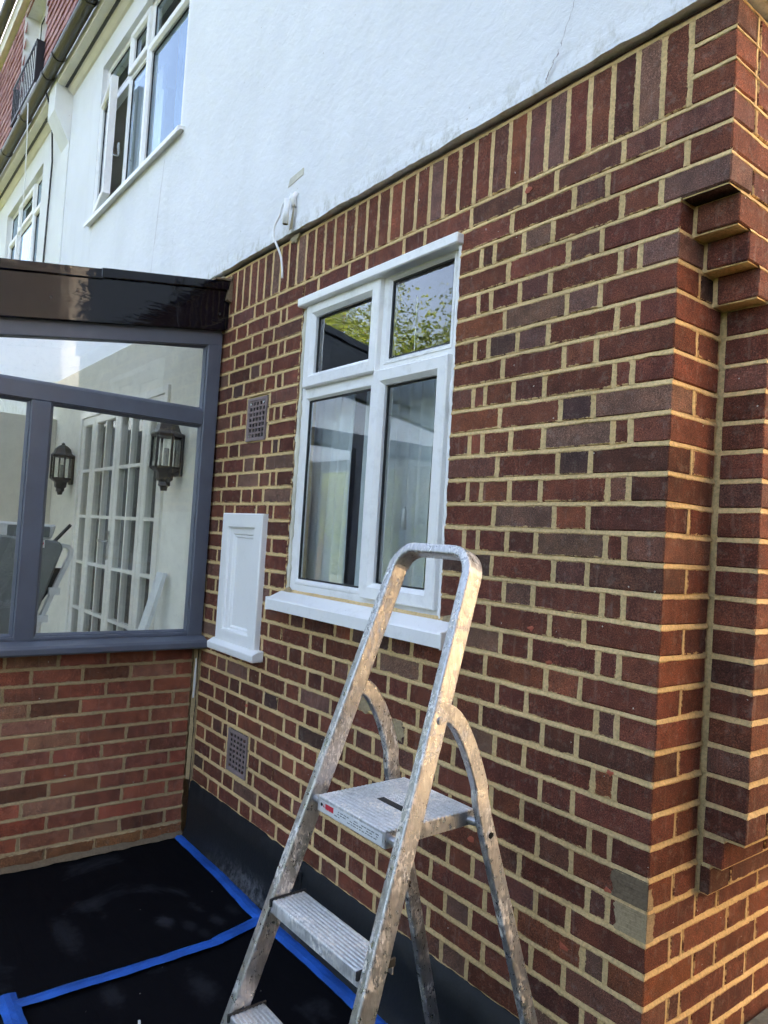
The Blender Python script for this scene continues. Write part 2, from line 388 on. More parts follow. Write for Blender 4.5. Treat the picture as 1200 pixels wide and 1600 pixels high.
M_RUBBER = plain('black_rubber', (0.02, 0.02, 0.02), 0.6)
M_GREYPL = plain('grey_plastic', (0.17, 0.19, 0.19), 0.45)
M_WMETAL = plain('white_metal_tube', (0.66, 0.68, 0.68), 0.35)
M_CHROME = plain('brushed_chrome', (0.6, 0.6, 0.6), 0.25, 1.0)
M_DIRT = plain('brown_dust', (0.30, 0.26, 0.19), 0.9, var=0.3, bs=150, bstr=0.6)
M_BARK = plain('bark', (0.09, 0.065, 0.045), 0.9, var=0.4, bs=30, bstr=1.0, bd=0.02)
M_LEAF = make_leaf('leaf_green', [(0.07, 0.12, 0.025), (0.14, 0.19, 0.045), (0.25, 0.27, 0.085)])
M_LEAF2 = make_leaf('leaf_dark', [(0.02, 0.05, 0.012), (0.045, 0.09, 0.02), (0.09, 0.13, 0.03)])
M_TERRA = plain('yellow_pot', (0.55, 0.38, 0.12), 0.6)
def make_tile():
    m, t = newmat('red_tile'); p = pos(t); oi = nd(t, 'ShaderNodeAttribute', {'attribute_type': 'GEOMETRY', 'attribute_name': 'tone'})
    c = ramp(t, oi.outputs['Fac'], [(0, (0.26, 0.10, 0.09)), (0.5, (0.37, 0.16, 0.15)), (1, (0.46, 0.24, 0.22))])
    c = mix(t, 1.0, c, ramp(t, noise(t, p, 20, 4), [(0.3, 0.8), (0.7, 1.2)]), 'MULTIPLY')
    pbsdf(t, m, c, 0.75, 0, bump(t, noise(t, p, 120, 3), 0.4, 0.003)); return m
M_TILE = make_tile()

# ------------------------------------------------------------------ bricks
H0, CO = 2.46, 0.075
def J(k): return H0-CO*k
_bc = {}
def brick_mesh(dx, dy, dz, var, free=False):
    key = (round(dx*400), round(dy*400), round(dz*400), var, free)
    if key in _bc: return _bc[key]
    dx, dy, dz = key[0]/400, key[1]/400, key[2]/400
    rnd = random.Random(hash(key)); h = (dx/2, dy/2, dz/2); b = 0.0034
    vs = []; idx = {}
    for sx in (-1, 1):
        for sy in (-1, 1):
            for sz in (-1, 1):
                for ax in range(3):
                    q = [sx*(h[0]-b), sy*(h[1]-b), sz*(h[2]-b)]
                    q[ax] = (sx, sy, sz)[ax]*h[ax]
                    q = [c+rnd.uniform(-0.0015, 0.0015) for c in q]
                    idx[(sx, sy, sz, ax)] = len(vs); vs.append(q)
    fs = []
    for ax in range(3):
        o = [i for i in range(3) if i != ax]
        for s in (-1, 1):
            loop = []
            for a, c in ((-1, -1), (1, -1), (1, 1), (-1, 1)):
                sg = [0, 0, 0]; sg[ax] = s; sg[o[0]] = a; sg[o[1]] = c; loop.append(idx[(*sg, ax)])
            fs.append(loop)
    for e in range(3):
        o = [i for i in range(3) if i != e]
        for s1 in (-1, 1):
            for s2 in (-1, 1):
                def g(se, ax):
                    sg = [0, 0, 0]; sg[e] = se; sg[o[0]] = s1; sg[o[1]] = s2; return idx[(*sg, ax)]
                fs.append([g(-1, o[0]), g(1, o[0]), g(1, o[1]), g(-1, o[1])])
    for sx in (-1, 1):
        for sy in (-1, 1):
            for sz in (-1, 1): fs.append([idx[(sx, sy, sz, a)] for a in range(3)])
    me = bpy.data.meshes.new('brick'); me.from_pydata(vs, [], fs)
    bm = bmesh.new(); bm.from_mesh(me); bmesh.ops.recalc_face_normals(bm, faces=bm.faces[:]); bm.to_mesh(me); bm.free()
    at = me.attributes.new('dims', 'FLOAT_VECTOR', 'POINT')
    at.data.foreach_set('vector', ([h[0]+0.05, h[1]+0.05, h[2]] if free else list(h))*len(vs))
    _bc[key] = me
    return me
PAL = [((0.162, 0.051, 0.031), 46), ((0.138, 0.043, 0.027), 26), ((0.150, 0.060, 0.042), 15), ((0.182, 0.092, 0.066), 9),
       ((0.092, 0.048, 0.038), 3), ((0.215, 0.066, 0.035), 5), ((0.104, 0.037, 0.025), 9)]
PALP = [((0.340, 0.105, 0.064), 40), ((0.290, 0.100, 0.062), 30), ((0.320, 0.140, 0.090), 14), ((0.185, 0.072, 0.042), 6), ((0.380, 0.102, 0.060), 12)]
def pick(pal, rnd=random):
    r = rnd.uniform(0, sum(w for _, w in pal))
    for c, w_ in pal:
        r -= w_
        if r <= 0: break
    k = rnd.uniform(0.82, 1.2)
    return (c[0]*k, c[1]*k*rnd.uniform(0.95, 1.06), c[2]*k*rnd.uniform(0.92, 1.08), 1)
def brick(name, x0, x1, y0, y1, z0, z1, parent, mat=None, pal=PAL, col=None, free=False):
    me = brick_mesh(x1-x0, y1-y0, z1-z0, random.randrange(3), free)
    if not me.materials: me.materials.append(mat or M_BRICK)
    o = bpy.data.objects.new(name, me); COL.objects.link(o)
    if me.materials[0] is not (mat or M_BRICK):
        o.material_slots[0].link = 'OBJECT'; o.material_slots[0].material = mat or M_BRICK
    c = Vector(((x0+x1)/2, (y0+y1)/2, (z0+z1)/2)); W[o.name] = c
    o.parent = parent; o.location = c-wl(parent)
    o.rotation_euler = (random.gauss(0, 0.003), random.gauss(0, 0.004), random.gauss(0, 0.003))
    o.color = col or pick(pal)
    return o
def strips(mb, M, segs, seglen=0.022):
    """ragged weather-struck mortar: segs = [(u0,v0,u1,v1)] horizontal or vertical joints"""
    rnd = random.Random(11)
    for u0, v0, u1, v1 in segs:
        L = math.hypot(u1-u0, v1-v0); n = max(2, int(L/seglen)); hor = abs(u1-u0) > abs(v1-v0)
        base = len(mb.v); wv = rnd.uniform(0, 50)
        for i in range(n+1):
            t = i/n; u = u0+(u1-u0)*t; v = v0+(v1-v0)*t
            wob = mnoise.noise(Vector((u*9+wv, v*9, 3.3)))*0.0024
            for k, (o, d) in enumerate(((0.0076, -0.0052), (0.0038, -0.0034), (-0.0040, 0.0004), (-0.0072, 0.0012), (-0.0086, -0.0012))):
                oo = o+wob+(rnd.uniform(-0.0024, 0.0020) if k >= 3 else rnd.uniform(-0.0008, 0.0008))
                dd = d*(1 if hor else 0.6)+rnd.uniform(-0.0006, 0.0006)
                if hor: mb.v.append(tuple(M(u, dd, v+oo)))
                else: mb.v.append(tuple(M(u+oo, dd, v)))
        for i in range(n):
            for k in range(4):
                a = base+i*5+k; mb.f.append((a, a+5, a+6, a+1))
def span_minus(a, b, cuts):
    out = [(a, b)]
    for c0, c1 in cuts:
        nx = []
        for s0, s1 in out:
            if c1 <= s0 or c0 >= s1: nx.append((s0, s1)); continue
            if c0 > s0: nx.append((s0, c0))
            if c1 < s1: nx.append((c1, s1))
        out = nx
    return out

# ================================================================== GROUND
g = MB().box(-60, 40, -60, 40, -0.30, -0.012); struct(g.build('ground', plain('lawn', (0.075, 0.095, 0.035), 0.95, var=0.3, bs=25, bstr=0.8, bd=0.02)))
# gently rippled black membrane in front of the wall
mb = MB(); nx_, ny_ = 60, 50
for j in range(ny_+1):
    for i in range(nx_+1):
        x = -2.605+(2.62+2.605)*i/nx_; y = -3.6+3.605*j/ny_
        z = 0.002+0.006*(mnoise.noise(Vector((x*1.3, y*1.9, 0.4)))+0.4*mnoise.noise(Vector((x*4, y*5, 2.4)))) if y < -0.08 else 0.002
        mb.v.append((x, y, max(z, -0.004)))
for j in range(ny_):
    for i in range(nx_):
        a = j*(nx_+1)+i; mb.f.append((a, a+1, a+nx_+2, a+nx_+1))
struct(mb.build('membrane', M_MEMB, smooth=True))
struct(MB().box(0.004, 2.62, 0.47, 12, -0.05, 0.315).build('side_path', M_CONC, bevel=0.012))

# ================================================================== HOUSE
house = thing('house', 'brick ground floor house with white rendered upper storey behind the step ladder', 'house', (-3, 0.0, 0.0))
X0 = -2.60                                   # where the sunroom plinth meets the wall
WX0, WX1 = -1.775, -0.785                    # main window opening
fw = None
rows = {}
A_ALL = [-0.226, -0.336, -0.572, -0.685, -0.915, -1.028, -1.26, -1.37, -1.60, -1.711, -1.939, -2.05, -2.271, -2.385]
B_ALL = [-0.1075, -0.170, -0.400, -0.516, -0.75, -0.862, -1.09, -1.203, -1.435, -1.547, -1.775, -1.893, -2.125, -2.235, -2.458, -2.575]
for k in range(-3, 33):
    xr = 0.123 if k < 0 else 0.0
    if k == -3: js = [-0.055, -0.168, -0.395, -0.511, -0.742, -0.97, -1.085, -1.315, -1.43, -1.66, -1.775, -2.013, -2.127, -2.236, -2.471]
    elif k <= 14:
        if k % 2 == 0:
            left = [-1.914, -1.973, -2.077, -2.30, -2.415]; right = [-0.222, -0.335, -0.565]
            if k == -2: right = [0.014, -0.217, -0.330, -0.560]
        else:
            left = [-2.025, -2.133, -2.24, -2.467]; right = [-0.1075, -0.165, -0.395, -0.512, -0.63, -0.687]
            if k == -1: right = [-0.051, -0.165, -0.395, -0.508, -0.624, -0.683]
        js = right+['W']+left
    else: js = A_ALL if k % 2 == 0 else B_ALL
    edges = [xr]; spans = []
    cur = xr
    for j in js:
        if j == 'W': spans.append((WX1, cur)); cur = WX0
        else:
            jj = j+random.uniform(-0.004, 0.004) if j != 'W' else j
            spans.append((jj, cur)); cur = jj
    spans.append((X0, cur)); rows[k] = spans
VENTS = [(-2.240, -2.030, 3, 5), (-2.212, -1.998, 24, 26)]      # x0,x1,first row,last row
core = MB(); hs = []; vs_ = []
for k, spans in rows.items():
    zt, zb = J(k), J(k+1)
    full = [(X0, 0.123 if k < 0 else 0.0)]
    if -2 <= k <= 14: full = [(X0, WX0), (WX1, full[0][1])]
    for a, b in full: core.add([(a, 0.0070, zb), (b-0.0070, 0.0070, zb), (b-0.0070, 0.0070, zt), (a, 0.0070, zt)], [(0, 1, 2, 3)])
    if k == -2: core.add([(WX0, 0.0070, zt), (WX1, 0.0070, zt), (WX1, 0.09, zt), (WX0, 0.09, zt)], [(0, 1, 2, 3)])
    cuts = [(v[0], v[1]) for v in VENTS if v[2] <= k <= v[3]]
    cutb = [(v[0], v[1]) for v in VENTS if v[2] < k <= v[3]]
    for a, b in full:
        for p, q in span_minus(a, b, cutb): hs.append((p, zt, q, zt))
    nb = []
    for a, b in spans:
        for p, q in span_minus(a, b, cuts):
            if q-p > 0.025: nb.append((p, q))
    rows[k] = nb
    for a, b in nb:
        if a > X0+0.01 and abs(a-WX0) > 0.004 and abs(a-WX1) > 0.004: vs_.append((a, zb+0.004, a, zt-0.004))
        if any(abs(b-c[0]) < 0.004 for c in cuts): vs_.append((b, zb+0.004, b, zt-0.004))
# soldier course
SN = 33; SP = (0.010+2.45)/SN; zt, zb = J(-6), J(-3)
core.add([(X0, 0.0070, zb), (0.1165, 0.0070, zb), (0.1165, 0.0070, zt), (X0, 0.0070, zt)], [(0, 1, 2, 3)])
hs.append((X0, zt, 0.123, zt))
for i in range(SN+3):
    x = 0.010-SP*i
    if x > X0: vs_.append((x, zb+0.004, x, zt-0.004))
for k in (-5, -4): hs.append((0.016, J(k), 0.123, J(k)))
# left reveal of the window shows brick ends
core.add([(WX0+0.0, 0.006, J(15)), (WX0+0.0, 0.10, J(15)), (WX0+0.0, 0.10, J(-2)), (WX0+0.0, 0.006, J(-2))], [(0, 1, 2, 3)])
core.add([(WX1, 0.006, J(15)), (WX1, 0.10, J(15)), (WX1, 0.10, J(-2)), (WX1, 0.006, J(-2))], [(0, 1, 2, 3)])
strips(core, FR(0.0), hs); strips(core, FR(0.0), vs_)
fw = core.build('front_wall', M_MORTAR, house, fix=False, smooth=True)
fw['label'] = 'buff mortar and dark red brick face of the wall'
BW = 0.005
SPECIAL = {(5, -0.51): (0.19, 0.05, 0.03, 1)}
for k, spans in rows.items():
    zt, zb = J(k)-BW, J(k+1)+BW
    for a, b in spans:
        corner = b > -0.001
        jt = random.uniform(-0.0012, 0.0012)
        x1 = b if corner else b-BW
        x0 = a if a in (WX0, WX1, X0) else a+BW
        if abs(a-WX1) < 1e-6: x0 = a
        if abs(b-WX0) < 1e-6: x1 = b-0.002
        L = x1-x0
        nm = 'brick' if L > 0.14 else ('header_brick' if L > 0.075 else 'closer_brick')
        dep = 0.1025
        if corner: dep = 0.1025 if (k % 2 == 0 and k >= 0) or k in (-1, -3) else 0.215
        brick(nm, x0, x1, 0.0+(0 if corner else jt), dep, zb, zt, fw, free=corner)
for i in range(-1, SN+2):
    if i == -1: continue
    x1 = 0.010-SP*i-BW; x0 = max(0.010-SP*(i+1)+BW, X0)
    if x1-x0 > 0.02: brick('soldier_brick', x0, x1, random.uniform(-0.0012, 0.0012), 0.1025, J(-3)+BW, J(-6)-0.004, fw)
for k in (-6, -5, -4): brick('header_brick', 0.010+BW, 0.123, 0, 0.1025, J(k+1)+BW, J(k)-BW, fw, free=True)

# side (flank) wall with the projecting pier
sw = MB(); hs = []; vs_ = []; br = []
SEND = 1.45
for k in range(0, 33):
    zt, zb = J(k), J(k+1)
    ymax = 0.235 if k <= 22 else SEND
    sw.add([(-0.0070, 0.0070, zb), (-0.0070, ymax, zb), (-0.0070, ymax, zt), (-0.0070, 0.0070, zt)], [(0, 1, 2, 3)])
    hs.append((0.0, zt, ymax-0.012 if k <= 22 else SEND, zt))
    if k <= 22: js = [0.1075, 0.222] if k % 2 == 0 else [0.222]
    else:
        js = [0.1075, 0.164, 0.39, 0.5025, 0.7275, 0.84, 1.065, 1.1775, SEND] if k % 2 == 0 else [0.222, 0.332, 0.557, 0.67, 0.895, 1.0075, 1.2325, 1.345, SEND]
    cur = 0.0
    for n, j in enumerate(js):
        if n > 0: br.append((cur, j, k))
        if j < ymax-0.02: vs_.append((j, zb+0.004, j, zt-0.004))
        cur = j
sw.box(-0.3, -0.02, SEND, 4.8, -0.1, 2.92)
strips(sw, SD(0.0), hs); strips(sw, SD(0.0), vs_)
sidew = sw.build('side_wall', M_MORTAR, house, fix=False, smooth=True)
for a, b, k in br:
    L = b-a-2*BW; nm = 'brick' if L > 0.14 else ('header_brick' if L > 0.075 else 'closer_brick')
    brick(nm, -0.1025, random.uniform(-0.001, 0.001), a+BW, b-BW, J(k+1)+BW, J(k)-BW, sidew, col=None)
pier = MB(); hsF = {}; PX = 0.12
PF = lambda k: {0: 0.055, 1: 0.11, 2: 0.165}.get(k, 0.222)
PXR = lambda k: 0.066 if k == 21 else (0.033 if k == 22 else PX)
hs = []; vs_ = []
for k in range(-6, 23):
    zt, zb = J(k), J(k+1)
    if k < 0: pier.add([(0.1165, 0.0070, zb), (0.1165, SEND, zb), (0.1165, SEND, zt), (0.1165, 0.0070, zt)], [(0, 1, 2, 3)])
    else: pier.box(-0.02, PXR(k)-0.0065, PF(k)+0.0065, SEND, zb-0.0035, zt-0.001)
    xs = 0.123 if k < 0 else PXR(k); yf = 0.0 if k < 0 else PF(k)
    if k >= 3: strips(pier, FR(yf), [(0.012, zt, xs, zt)])
    strips(pier, SD(xs), [(yf, zt, SEND, zt)])
strips(pier, SD(0.123), [(0.105, J(-6)+0.0, 0.105, J(-3))])
# mortar fillet in the inner corner
pw = pier.build('side_pier', M_MORTAR, house, fix=False, smooth=False)
pw['label'] = 'projecting brick pier corbelled in steps at top and bottom'
for k in range(-6, 23):
    zt, zb = J(k)-BW, J(k+1)+BW
    if k < 0:
        if k <= -4:
            if k == -6:
                y = 0.115
                while y < SEND-0.1: brick('soldier_brick', 0.03, 0.123, y, y+0.065, J(-3)+BW, J(-6)-0.004, pw); y += 0.075
            continue
        y = 0.1025 if k in (-1, -3) else 0.215
        alt = True
        y += 0.01
        while y < SEND-0.1:
            L = 0.215 if alt else 0.1025
            brick('brick' if alt else 'header_brick', 0.02, 0.123, y, min(y+L, SEND), zb, zt, pw); y += L+0.01; alt = not alt
        continue
    xs = PXR(k); yf = PF(k)
    d0 = 0.1025 if k % 2 == 0 else 0.215
    if k in (0, 1, 2): d0 = 0.15
    brick('header_brick', 0.012 if xs > 0.05 else 0.006, xs, yf, yf+d0, zb-(0.004 if k < 3 or k > 20 else 0), zt, pw, free=True)
    y = yf+d0+0.01; alt = k % 2 == 0
    while y < SEND-0.1:
        L = 0.215 if alt else 0.1025
        brick('brick' if alt else 'header_brick', max(0.006, xs-0.1), xs, y, min(y+L, SEND), zb, zt, pw); y += L+0.01; alt = not alt

# cement patches on the corner bricks and wall
def blob(name, M, cu, cz, ru, rz, mat, parent, d=0.0015, n=22, seed=1, pw_=0.35):
    rnd = random.Random(seed); pts = []
    for i in range(n):
        a = 2*math.pi*i/n; r = 1+pw_*(rnd.random()-0.5)*2
        pts.append((cu+ru*r*math.cos(a), cz+rz*r*math.sin(a)))
    mb = MB(); vs = [M(u, d, z) for u, z in pts]+[M(u, -0.004, z) for u, z in pts]+[M(cu, d+0.001, cz)]
    fs = [(i, (i+1) % n, 2*n) for i in range(n)]+[(i, n+i, n+(i+1) % n, (i+1) % n) for i in range(n)]
    mb.add(vs, fs); return mb.build(name, mat, parent)
M_CEM = make_mortar('grey_cement', (0.38, 0.28, 0.165), (0.52, 0.40, 0.24), 0.2)
M_CEM2 = make_mortar('dark_cement', (0.19, 0.135, 0.085), (0.27, 0.20, 0.13), 0.2)
def patch(M, u0, u1, z0, z1, mat, par, seed, rag=0.012, d=0.0016):
    """cement smoothed over part of a brick face: straight on the arris side, ragged on the other"""
    rnd = random.Random(seed); mb = MB(); n = 26; rows_ = []
    for i in range(n+1):
        z = z0+(z1-z0)*i/n; e = u0+rag*(mnoise.noise(Vector((z*30, seed, 0)))*1.5+mnoise.noise(Vector((z*120, seed, 5)))*0.4)
        mb.v += [M(e, -0.003, z), M(e+0.002, d, z), M((e+u1)/2, d+rnd.uniform(-.0004, .0006), z), M(u1, d*0.6, z)]
    for i in range(n):
        for k in range(3): a = i*4+k; mb.f.append((a, a+4, a+5, a+1))
    return mb.build('cement_patch', mat, par)
patch(FR(), -0.098, 0.0005, J(23)+0.004, J(22)-0.004, M_CEM2, fw, 4)
patch(FR(), -0.088, 0.0008, J(24)+0.004, J(23)-0.004, M_CEM, fw, 5, 0.016)
patch(lambda u, d, z: (d, -u, z), -0.032, 0.0005, J(24)+0.004, J(23)-0.004, M_CEM, sidew, 6)
patch(lambda u, d, z: (d, -u, z), -0.022, 0.0005, J(23)+0.004, J(22)-0.02, M_CEM, sidew, 9)
blob('cement_patch', FR(), -1.155, 0.985, 0.055, 0.036, M_CEM, fw, n=34, seed=9, pw_=0.2)
blob('cement_patch', FR(), -0.975, 0.93, 0.05, 0.04, M_CEM, fw, n=34, seed=10, pw_=0.2)
for i, (u, z, r) in enumerate([(-0.50, J(-3)-0.03, 0.010), (-0.585, 0.70, 0.011), (-0.235, 0.55, 0.011), (-0.33, 1.27, 0.008), (-0.12, 1.03, 0.008), (-0.40, 1.355, 0.008), (-0.11, 0.745, 0.008), (-2.05, 0.78, 0.009)]):
    blob('chip', FR(), u, z, r*1.3, r*0.8, plain('raw_red_chip', (0.42, 0.10, 0.055), 0.85, bs=150, bstr=0.6) if i == 0 else bpy.data.materials['raw_red_chip'], fw, d=0.0012, n=9, seed=20+i)

# black bitumen skirting with a ragged top
mb = MB(); n = 120; rnd = random.Random(3)
for i in range(n+1):
    x = -2.575+(2.575)*i/n; top = 0.288+0.004*mnoise.noise(Vector((x*14, 1, 1)))+rnd.uniform(-0.0015, 0.0015)
    fl = 0.012*max(0, 1)
    for y, z in ((0.004, top), (-0.008, top-0.004), (-0.016, 0.20), (-0.018, 0.06), (-0.034, 0.012), (-0.045, 0.0)): mb.v.append((x, y, z))
for i in range(n):
    for k in range(5):
        a = i*6+k; mb.f.append((a, a+6, a+7, a+1))
M_SKIRT, t = newmat('skirt_bitumen'); p = pos(t); sx = nd(t, 'ShaderNodeSeparateXYZ', None, {0: p})
dz = nd(t, 'ShaderNodeMapRange', None, {0: sx.outputs[2], 1: 0.0, 2: 0.12, 3: 1, 4: 0}).outputs[0]
dx_ = nd(t, 'ShaderNodeMapRange', None, {0: math_(t, 'ABSOLUTE', math_(t, 'ADD', sx.outputs[0], 1.85)), 1: 0.05, 2: 0.5, 3: 1, 4: 0}).outputs[0]
nn = noise(t, p, 32, 6, 0.7)
fac = math_(t, 'MULTIPLY', math_(t, 'MULTIPLY', dz, dx_), ramp(t, nn, [(0.42, 0), (0.62, 1)]))
cc = mix(t, math_(t, 'MULTIPLY', fac, 0.4), mix(t, noise(t, p, 6, 4), (0.008, 0.010, 0.012), (0.016, 0.019, 0.022)), (0.42, 0.43, 0.44))
pbsdf(t, M_SKIRT, cc, 0.5, 0, bump(t, noise(t, p, 70, 5), 0.4, 0.003), 0.3)
sk = mb.build('skirting', M_SKIRT, house, smooth=True)
mb = MB(); mb.mbox(FR(), -1.60, -1.47, 0.012, 0.024, 0.165, 0.262)
gr = mb.build('grille', M_BLACKMETAL, house, bevel=0.004)
for i in range(9):
    z = 0.172+0.0105*i
    MB().mbox(FR(), -1.594, -1.476, 0.023, 0.0275, z, z+0.004).build('slat', M_BLACKMETAL, gr)
# mortar fillet and settlement crack in the corner with the sunroom
mb = MB(); n = 40; rnd = random.Random(5)
for i in range(n+1):
    z = 0.29+0.70*i/n; r = 0.030+rnd.uniform(-0.003, 0.003)
    for a in (0, 0.5, 1): mb.v.append((-2.600+r*a*0.95, -0.001-(1-a)*r*0.8-0.003*(a == 0.5), z))
for i in range(n):
    for k in range(2):
        a = i*3+k; mb.f.append((a, a+3, a+4, a+1))
mb.build('corner_fillet', M_PMORTAR, house, smooth=True)
blob('paint_smear', lambda u, d, z: (u, -0.020-d, z), -2.585, 0.80, 0.006, 0.085, M_WPAINT, house, d=0.004, n=20, seed=71, pw_=0.3)
mb = MB()
for i in range(30):
    z = 0.05+0.94*i/29; x = -2.570+0.004*math.sin(i*1.7)+rnd.uniform(-0.003, 0.003); wd = rnd.uniform(0.0012, 0.0045)
    mb.v += [(x-wd, -0.0165, z), (x+wd, -0.015, z)]
for i in range(29): mb.f.append((2*i, 2*i+1, 2*i+3, 2*i+2))
mb.build('crack', M_DARK, house)

# air bricks
def air_brick(x0, x1, z0, z1, lab):
    o = MB().mbox(FR(), x0, x1, -0.012, -0.003, z0, z1).build('air_brick', M_DARK, house); o['label'] = lab
    f = MB(); f.rframe(FR(), x0, x1, z0, z1, [(0, -0.01), (0, 0.006), (0.012, 0.006), (0.016, 0.0), (0.016, -0.003)])
    nc, nr = 5, 7; pu = (x1-x0-0.028)/nc; pz = (z1-z0-0.028)/nr; bw = 0.0085
    for i in range(nc+1): f.mbox(FR(), x0+0.014+pu*i-bw/2, x0+0.014+pu*i+bw/2, -0.003, 0.0025, z0+0.012, z1-0.012)
    for i in range(nr+1): f.mbox(FR(), x0+0.012, x1-0.012, -0.003, 0.0021, z0+0.014+pz*i-bw/2, z0+0.014+pz*i+bw/2)
    f.build('grating', M_GREYVENT, o)
    for u in (x0+0.014+pu/2, x1-0.014-pu/2):
        for z in (z0+0.014+pz/2, z1-0.014-pz/2):
            MB().lathe((0, 0, 0), [(0, 0.0), (0.006, 0.0)], 8).v
            s_ = MB(); s_.tube([(u, 0.001, z), (u, -0.004, z)], 0.006, 8); s_.build('screw', M_CHROME, o)
air_brick(-2.228, -2.042, 2.008, 2.215, 'clay air brick above the white hatch')
air_brick(-2.200, -2.010, 0.452, 0.645, 'clay air brick below the white hatch')

# white meter hatch
hx0, hx1, hz0, hz1 = -2.365, -1.962, 1.035, 1.662
hb = MB().rframe(FR(), hx0, hx1, hz0, hz1, [(0, -0.005), (0, 0.026), (0.006, 0.031), (0.064, 0.031), (0.070, 0.027), (0.070, -0.0)])
ht = hb.build('meter_hatch', M_WPAINT, house); ht['label'] = 'white painted meter hatch on the brick wall'
MB().rframe(FR(), hx0+0.070, hx1-0.070, hz0+0.04, hz1-0.070, [(0, 0.018), (0.028, 0.016), (0.034, 0.010), (0.042, 0.010), (0.050, 0.002)]).build('moulding', M_WPAINT, ht)
MB().mbox(FR(), hx0+0.06, hx1-0.06, -0.02, 0.003, hz0+0.02, hz1-0.06).build('panel', M_WPAINT, ht)
MB().prism([(hx0-0.022, 0.0, 1.000), (hx0-0.022, -0.058, 0.998), (hx0-0.022, -0.060, 1.030), (hx0-0.022, -0.028, 1.048), (hx0-0.022, 0, 1.048)], (hx1-hx0+0.066, 0, 0)).build('sill', M_WPAINT, ht, bevel=0.003)

# ------------------------------------------------------------------ windows
OUT = [(0, -0.06), (0, 0.0), (0.040, 0.0), (0.050, -0.010), (0.050, -0.034)]
SASH = [(0, -0.02), (0, 0.018), (0.005, 0.023), (0.044, 0.023), (0.060, 0.006), (0.060, -0.022)]
BEAD = [(0, -0.01), (0, 0.003), (0.010, 0.003), (0.020, -0.010), (0.020, -0.022)]
def pane(par, M, u0, u1, z0, z1, d, glass, gk=0.006):
    MB().rframe(M, u0-0.001, u1+0.001, z0-0.001, z1+0.001, [(0, d+0.006), (gk, d+0.005), (gk+0.001, d-0.002)]).build('gasket', M_GASKET, par)
    return MB().poly([M(u0, d, z0), M(u1, d, z0), M(u1, d, z1), M(u0, d, z1)]).build('pane', glass, par, fix=False)
M = FR(0.02); z0, z1 = 1.325, 2.608; xm, zt = -1.222, 2.205
mb = MB().rframe(M, WX0, WX1, z0, z1, OUT)
mb.mbox(M, xm-0.028, xm+0.028, -0.05, -0.001, z0+0.02, z1-0.02)
mb.mbox(M, WX0+0.02, xm-0.028, -0.05, -0.0015, zt-0.03, zt+0.03)
mb.mbox(M, xm+0.028, WX1-0.02, -0.05, -0.0015, zt-0.03, zt+0.03)
win = mb.build('window', M_UPVC, house); win['label'] = 'white four pane window in the brick wall'
s1 = MB().rframe(M, WX0+0.034, xm+0.004, zt+0.004, z1-0.034, SASH).build('sash', M_UPVC, win)
pane(win, M, WX0+0.094, xm-0.056, zt+0.064, z1-0.094, -0.012, M_GLASS)
MB().rframe(M, xm+0.028, WX1-0.034, zt+0.030, z1-0.040, BEAD).build('bead', M_UPVC, win)
pane(win, M, xm+0.048, WX1-0.054, zt+0.050, z1-0.060, -0.014, M_GLASS)
MB().rframe(M, WX0+0.040, xm-0.028, z0+0.045, zt-0.030, BEAD).build('bead', M_UPVC, win)
pane(win, M, WX0+0.060, xm-0.048, z0+0.065, zt-0.050, -0.014, M_GLASS)
s2 = MB().rframe(M, xm-0.006, WX1-0.032, z0+0.032, zt+0.006, SASH).build('sash', M_UPVC, win)
pane(win, M, xm+0.054, WX1-0.092, z0+0.092, zt-0.054, -0.012, M_GLASS)
MB().mbox(FR(), WX0-0.002, WX1+0.012, -0.03, 0.030, 2.566, 2.603).build('head_trim', M_UPVC, win, bevel=0.004)
sp = [(0, 0.06, 1.338), (0, -0.004, 1.330), (0, -0.066, 1.302), (0, -0.072, 1.296), (0, -0.072, 1.254), (0, -0.064, 1.254), (0, -0.062, 1.286), (0, 0.06, 1.300)]
MB().prism([(-1.800, y, z) for _, y, z in sp], (1.107, 0, 0)).build('sill', M_UPVC, win)
for xx in (-1.801, -0.693): MB().box(xx-0.004, xx+0.004, -0.075, 0.0, 1.250, 1.306).build('sill_cap', M_UPVC, win, bevel=0.002)
def bead_line(name, x, y, za, zb, r, mat, par, seed):
    rnd = random.Random(seed); path = []; rr = []
    n = int((zb-za)/0.02)
    for i in range(n+1): path.append((x+rnd.uniform(-0.003, 0.003), y+rnd.uniform(-0.002, 0.002), za+(zb-za)*i/n)); rr.append(r*rnd.uniform(0.55, 1.35))
    return MB().tube(path, rr, 7).build(name, mat, par, smooth=True)
bead_line('sealant', WX0+0.004, 0.014, 1.33, 2.60, 0.010, M_SEAL, win, 1)
bead_line('sealant', WX1-0.002, 0.004, 1.33, 2.60, 0.007, M_WPAINT, win, 2)
for x, sd in ((-1.745, 31), (-0.735, 32)): blob('mortar_patch', FR(), x, 1.325, 0.035, 0.026, M_CEM, win, d=0.004, n=14, seed=sd, pw_=0.2)
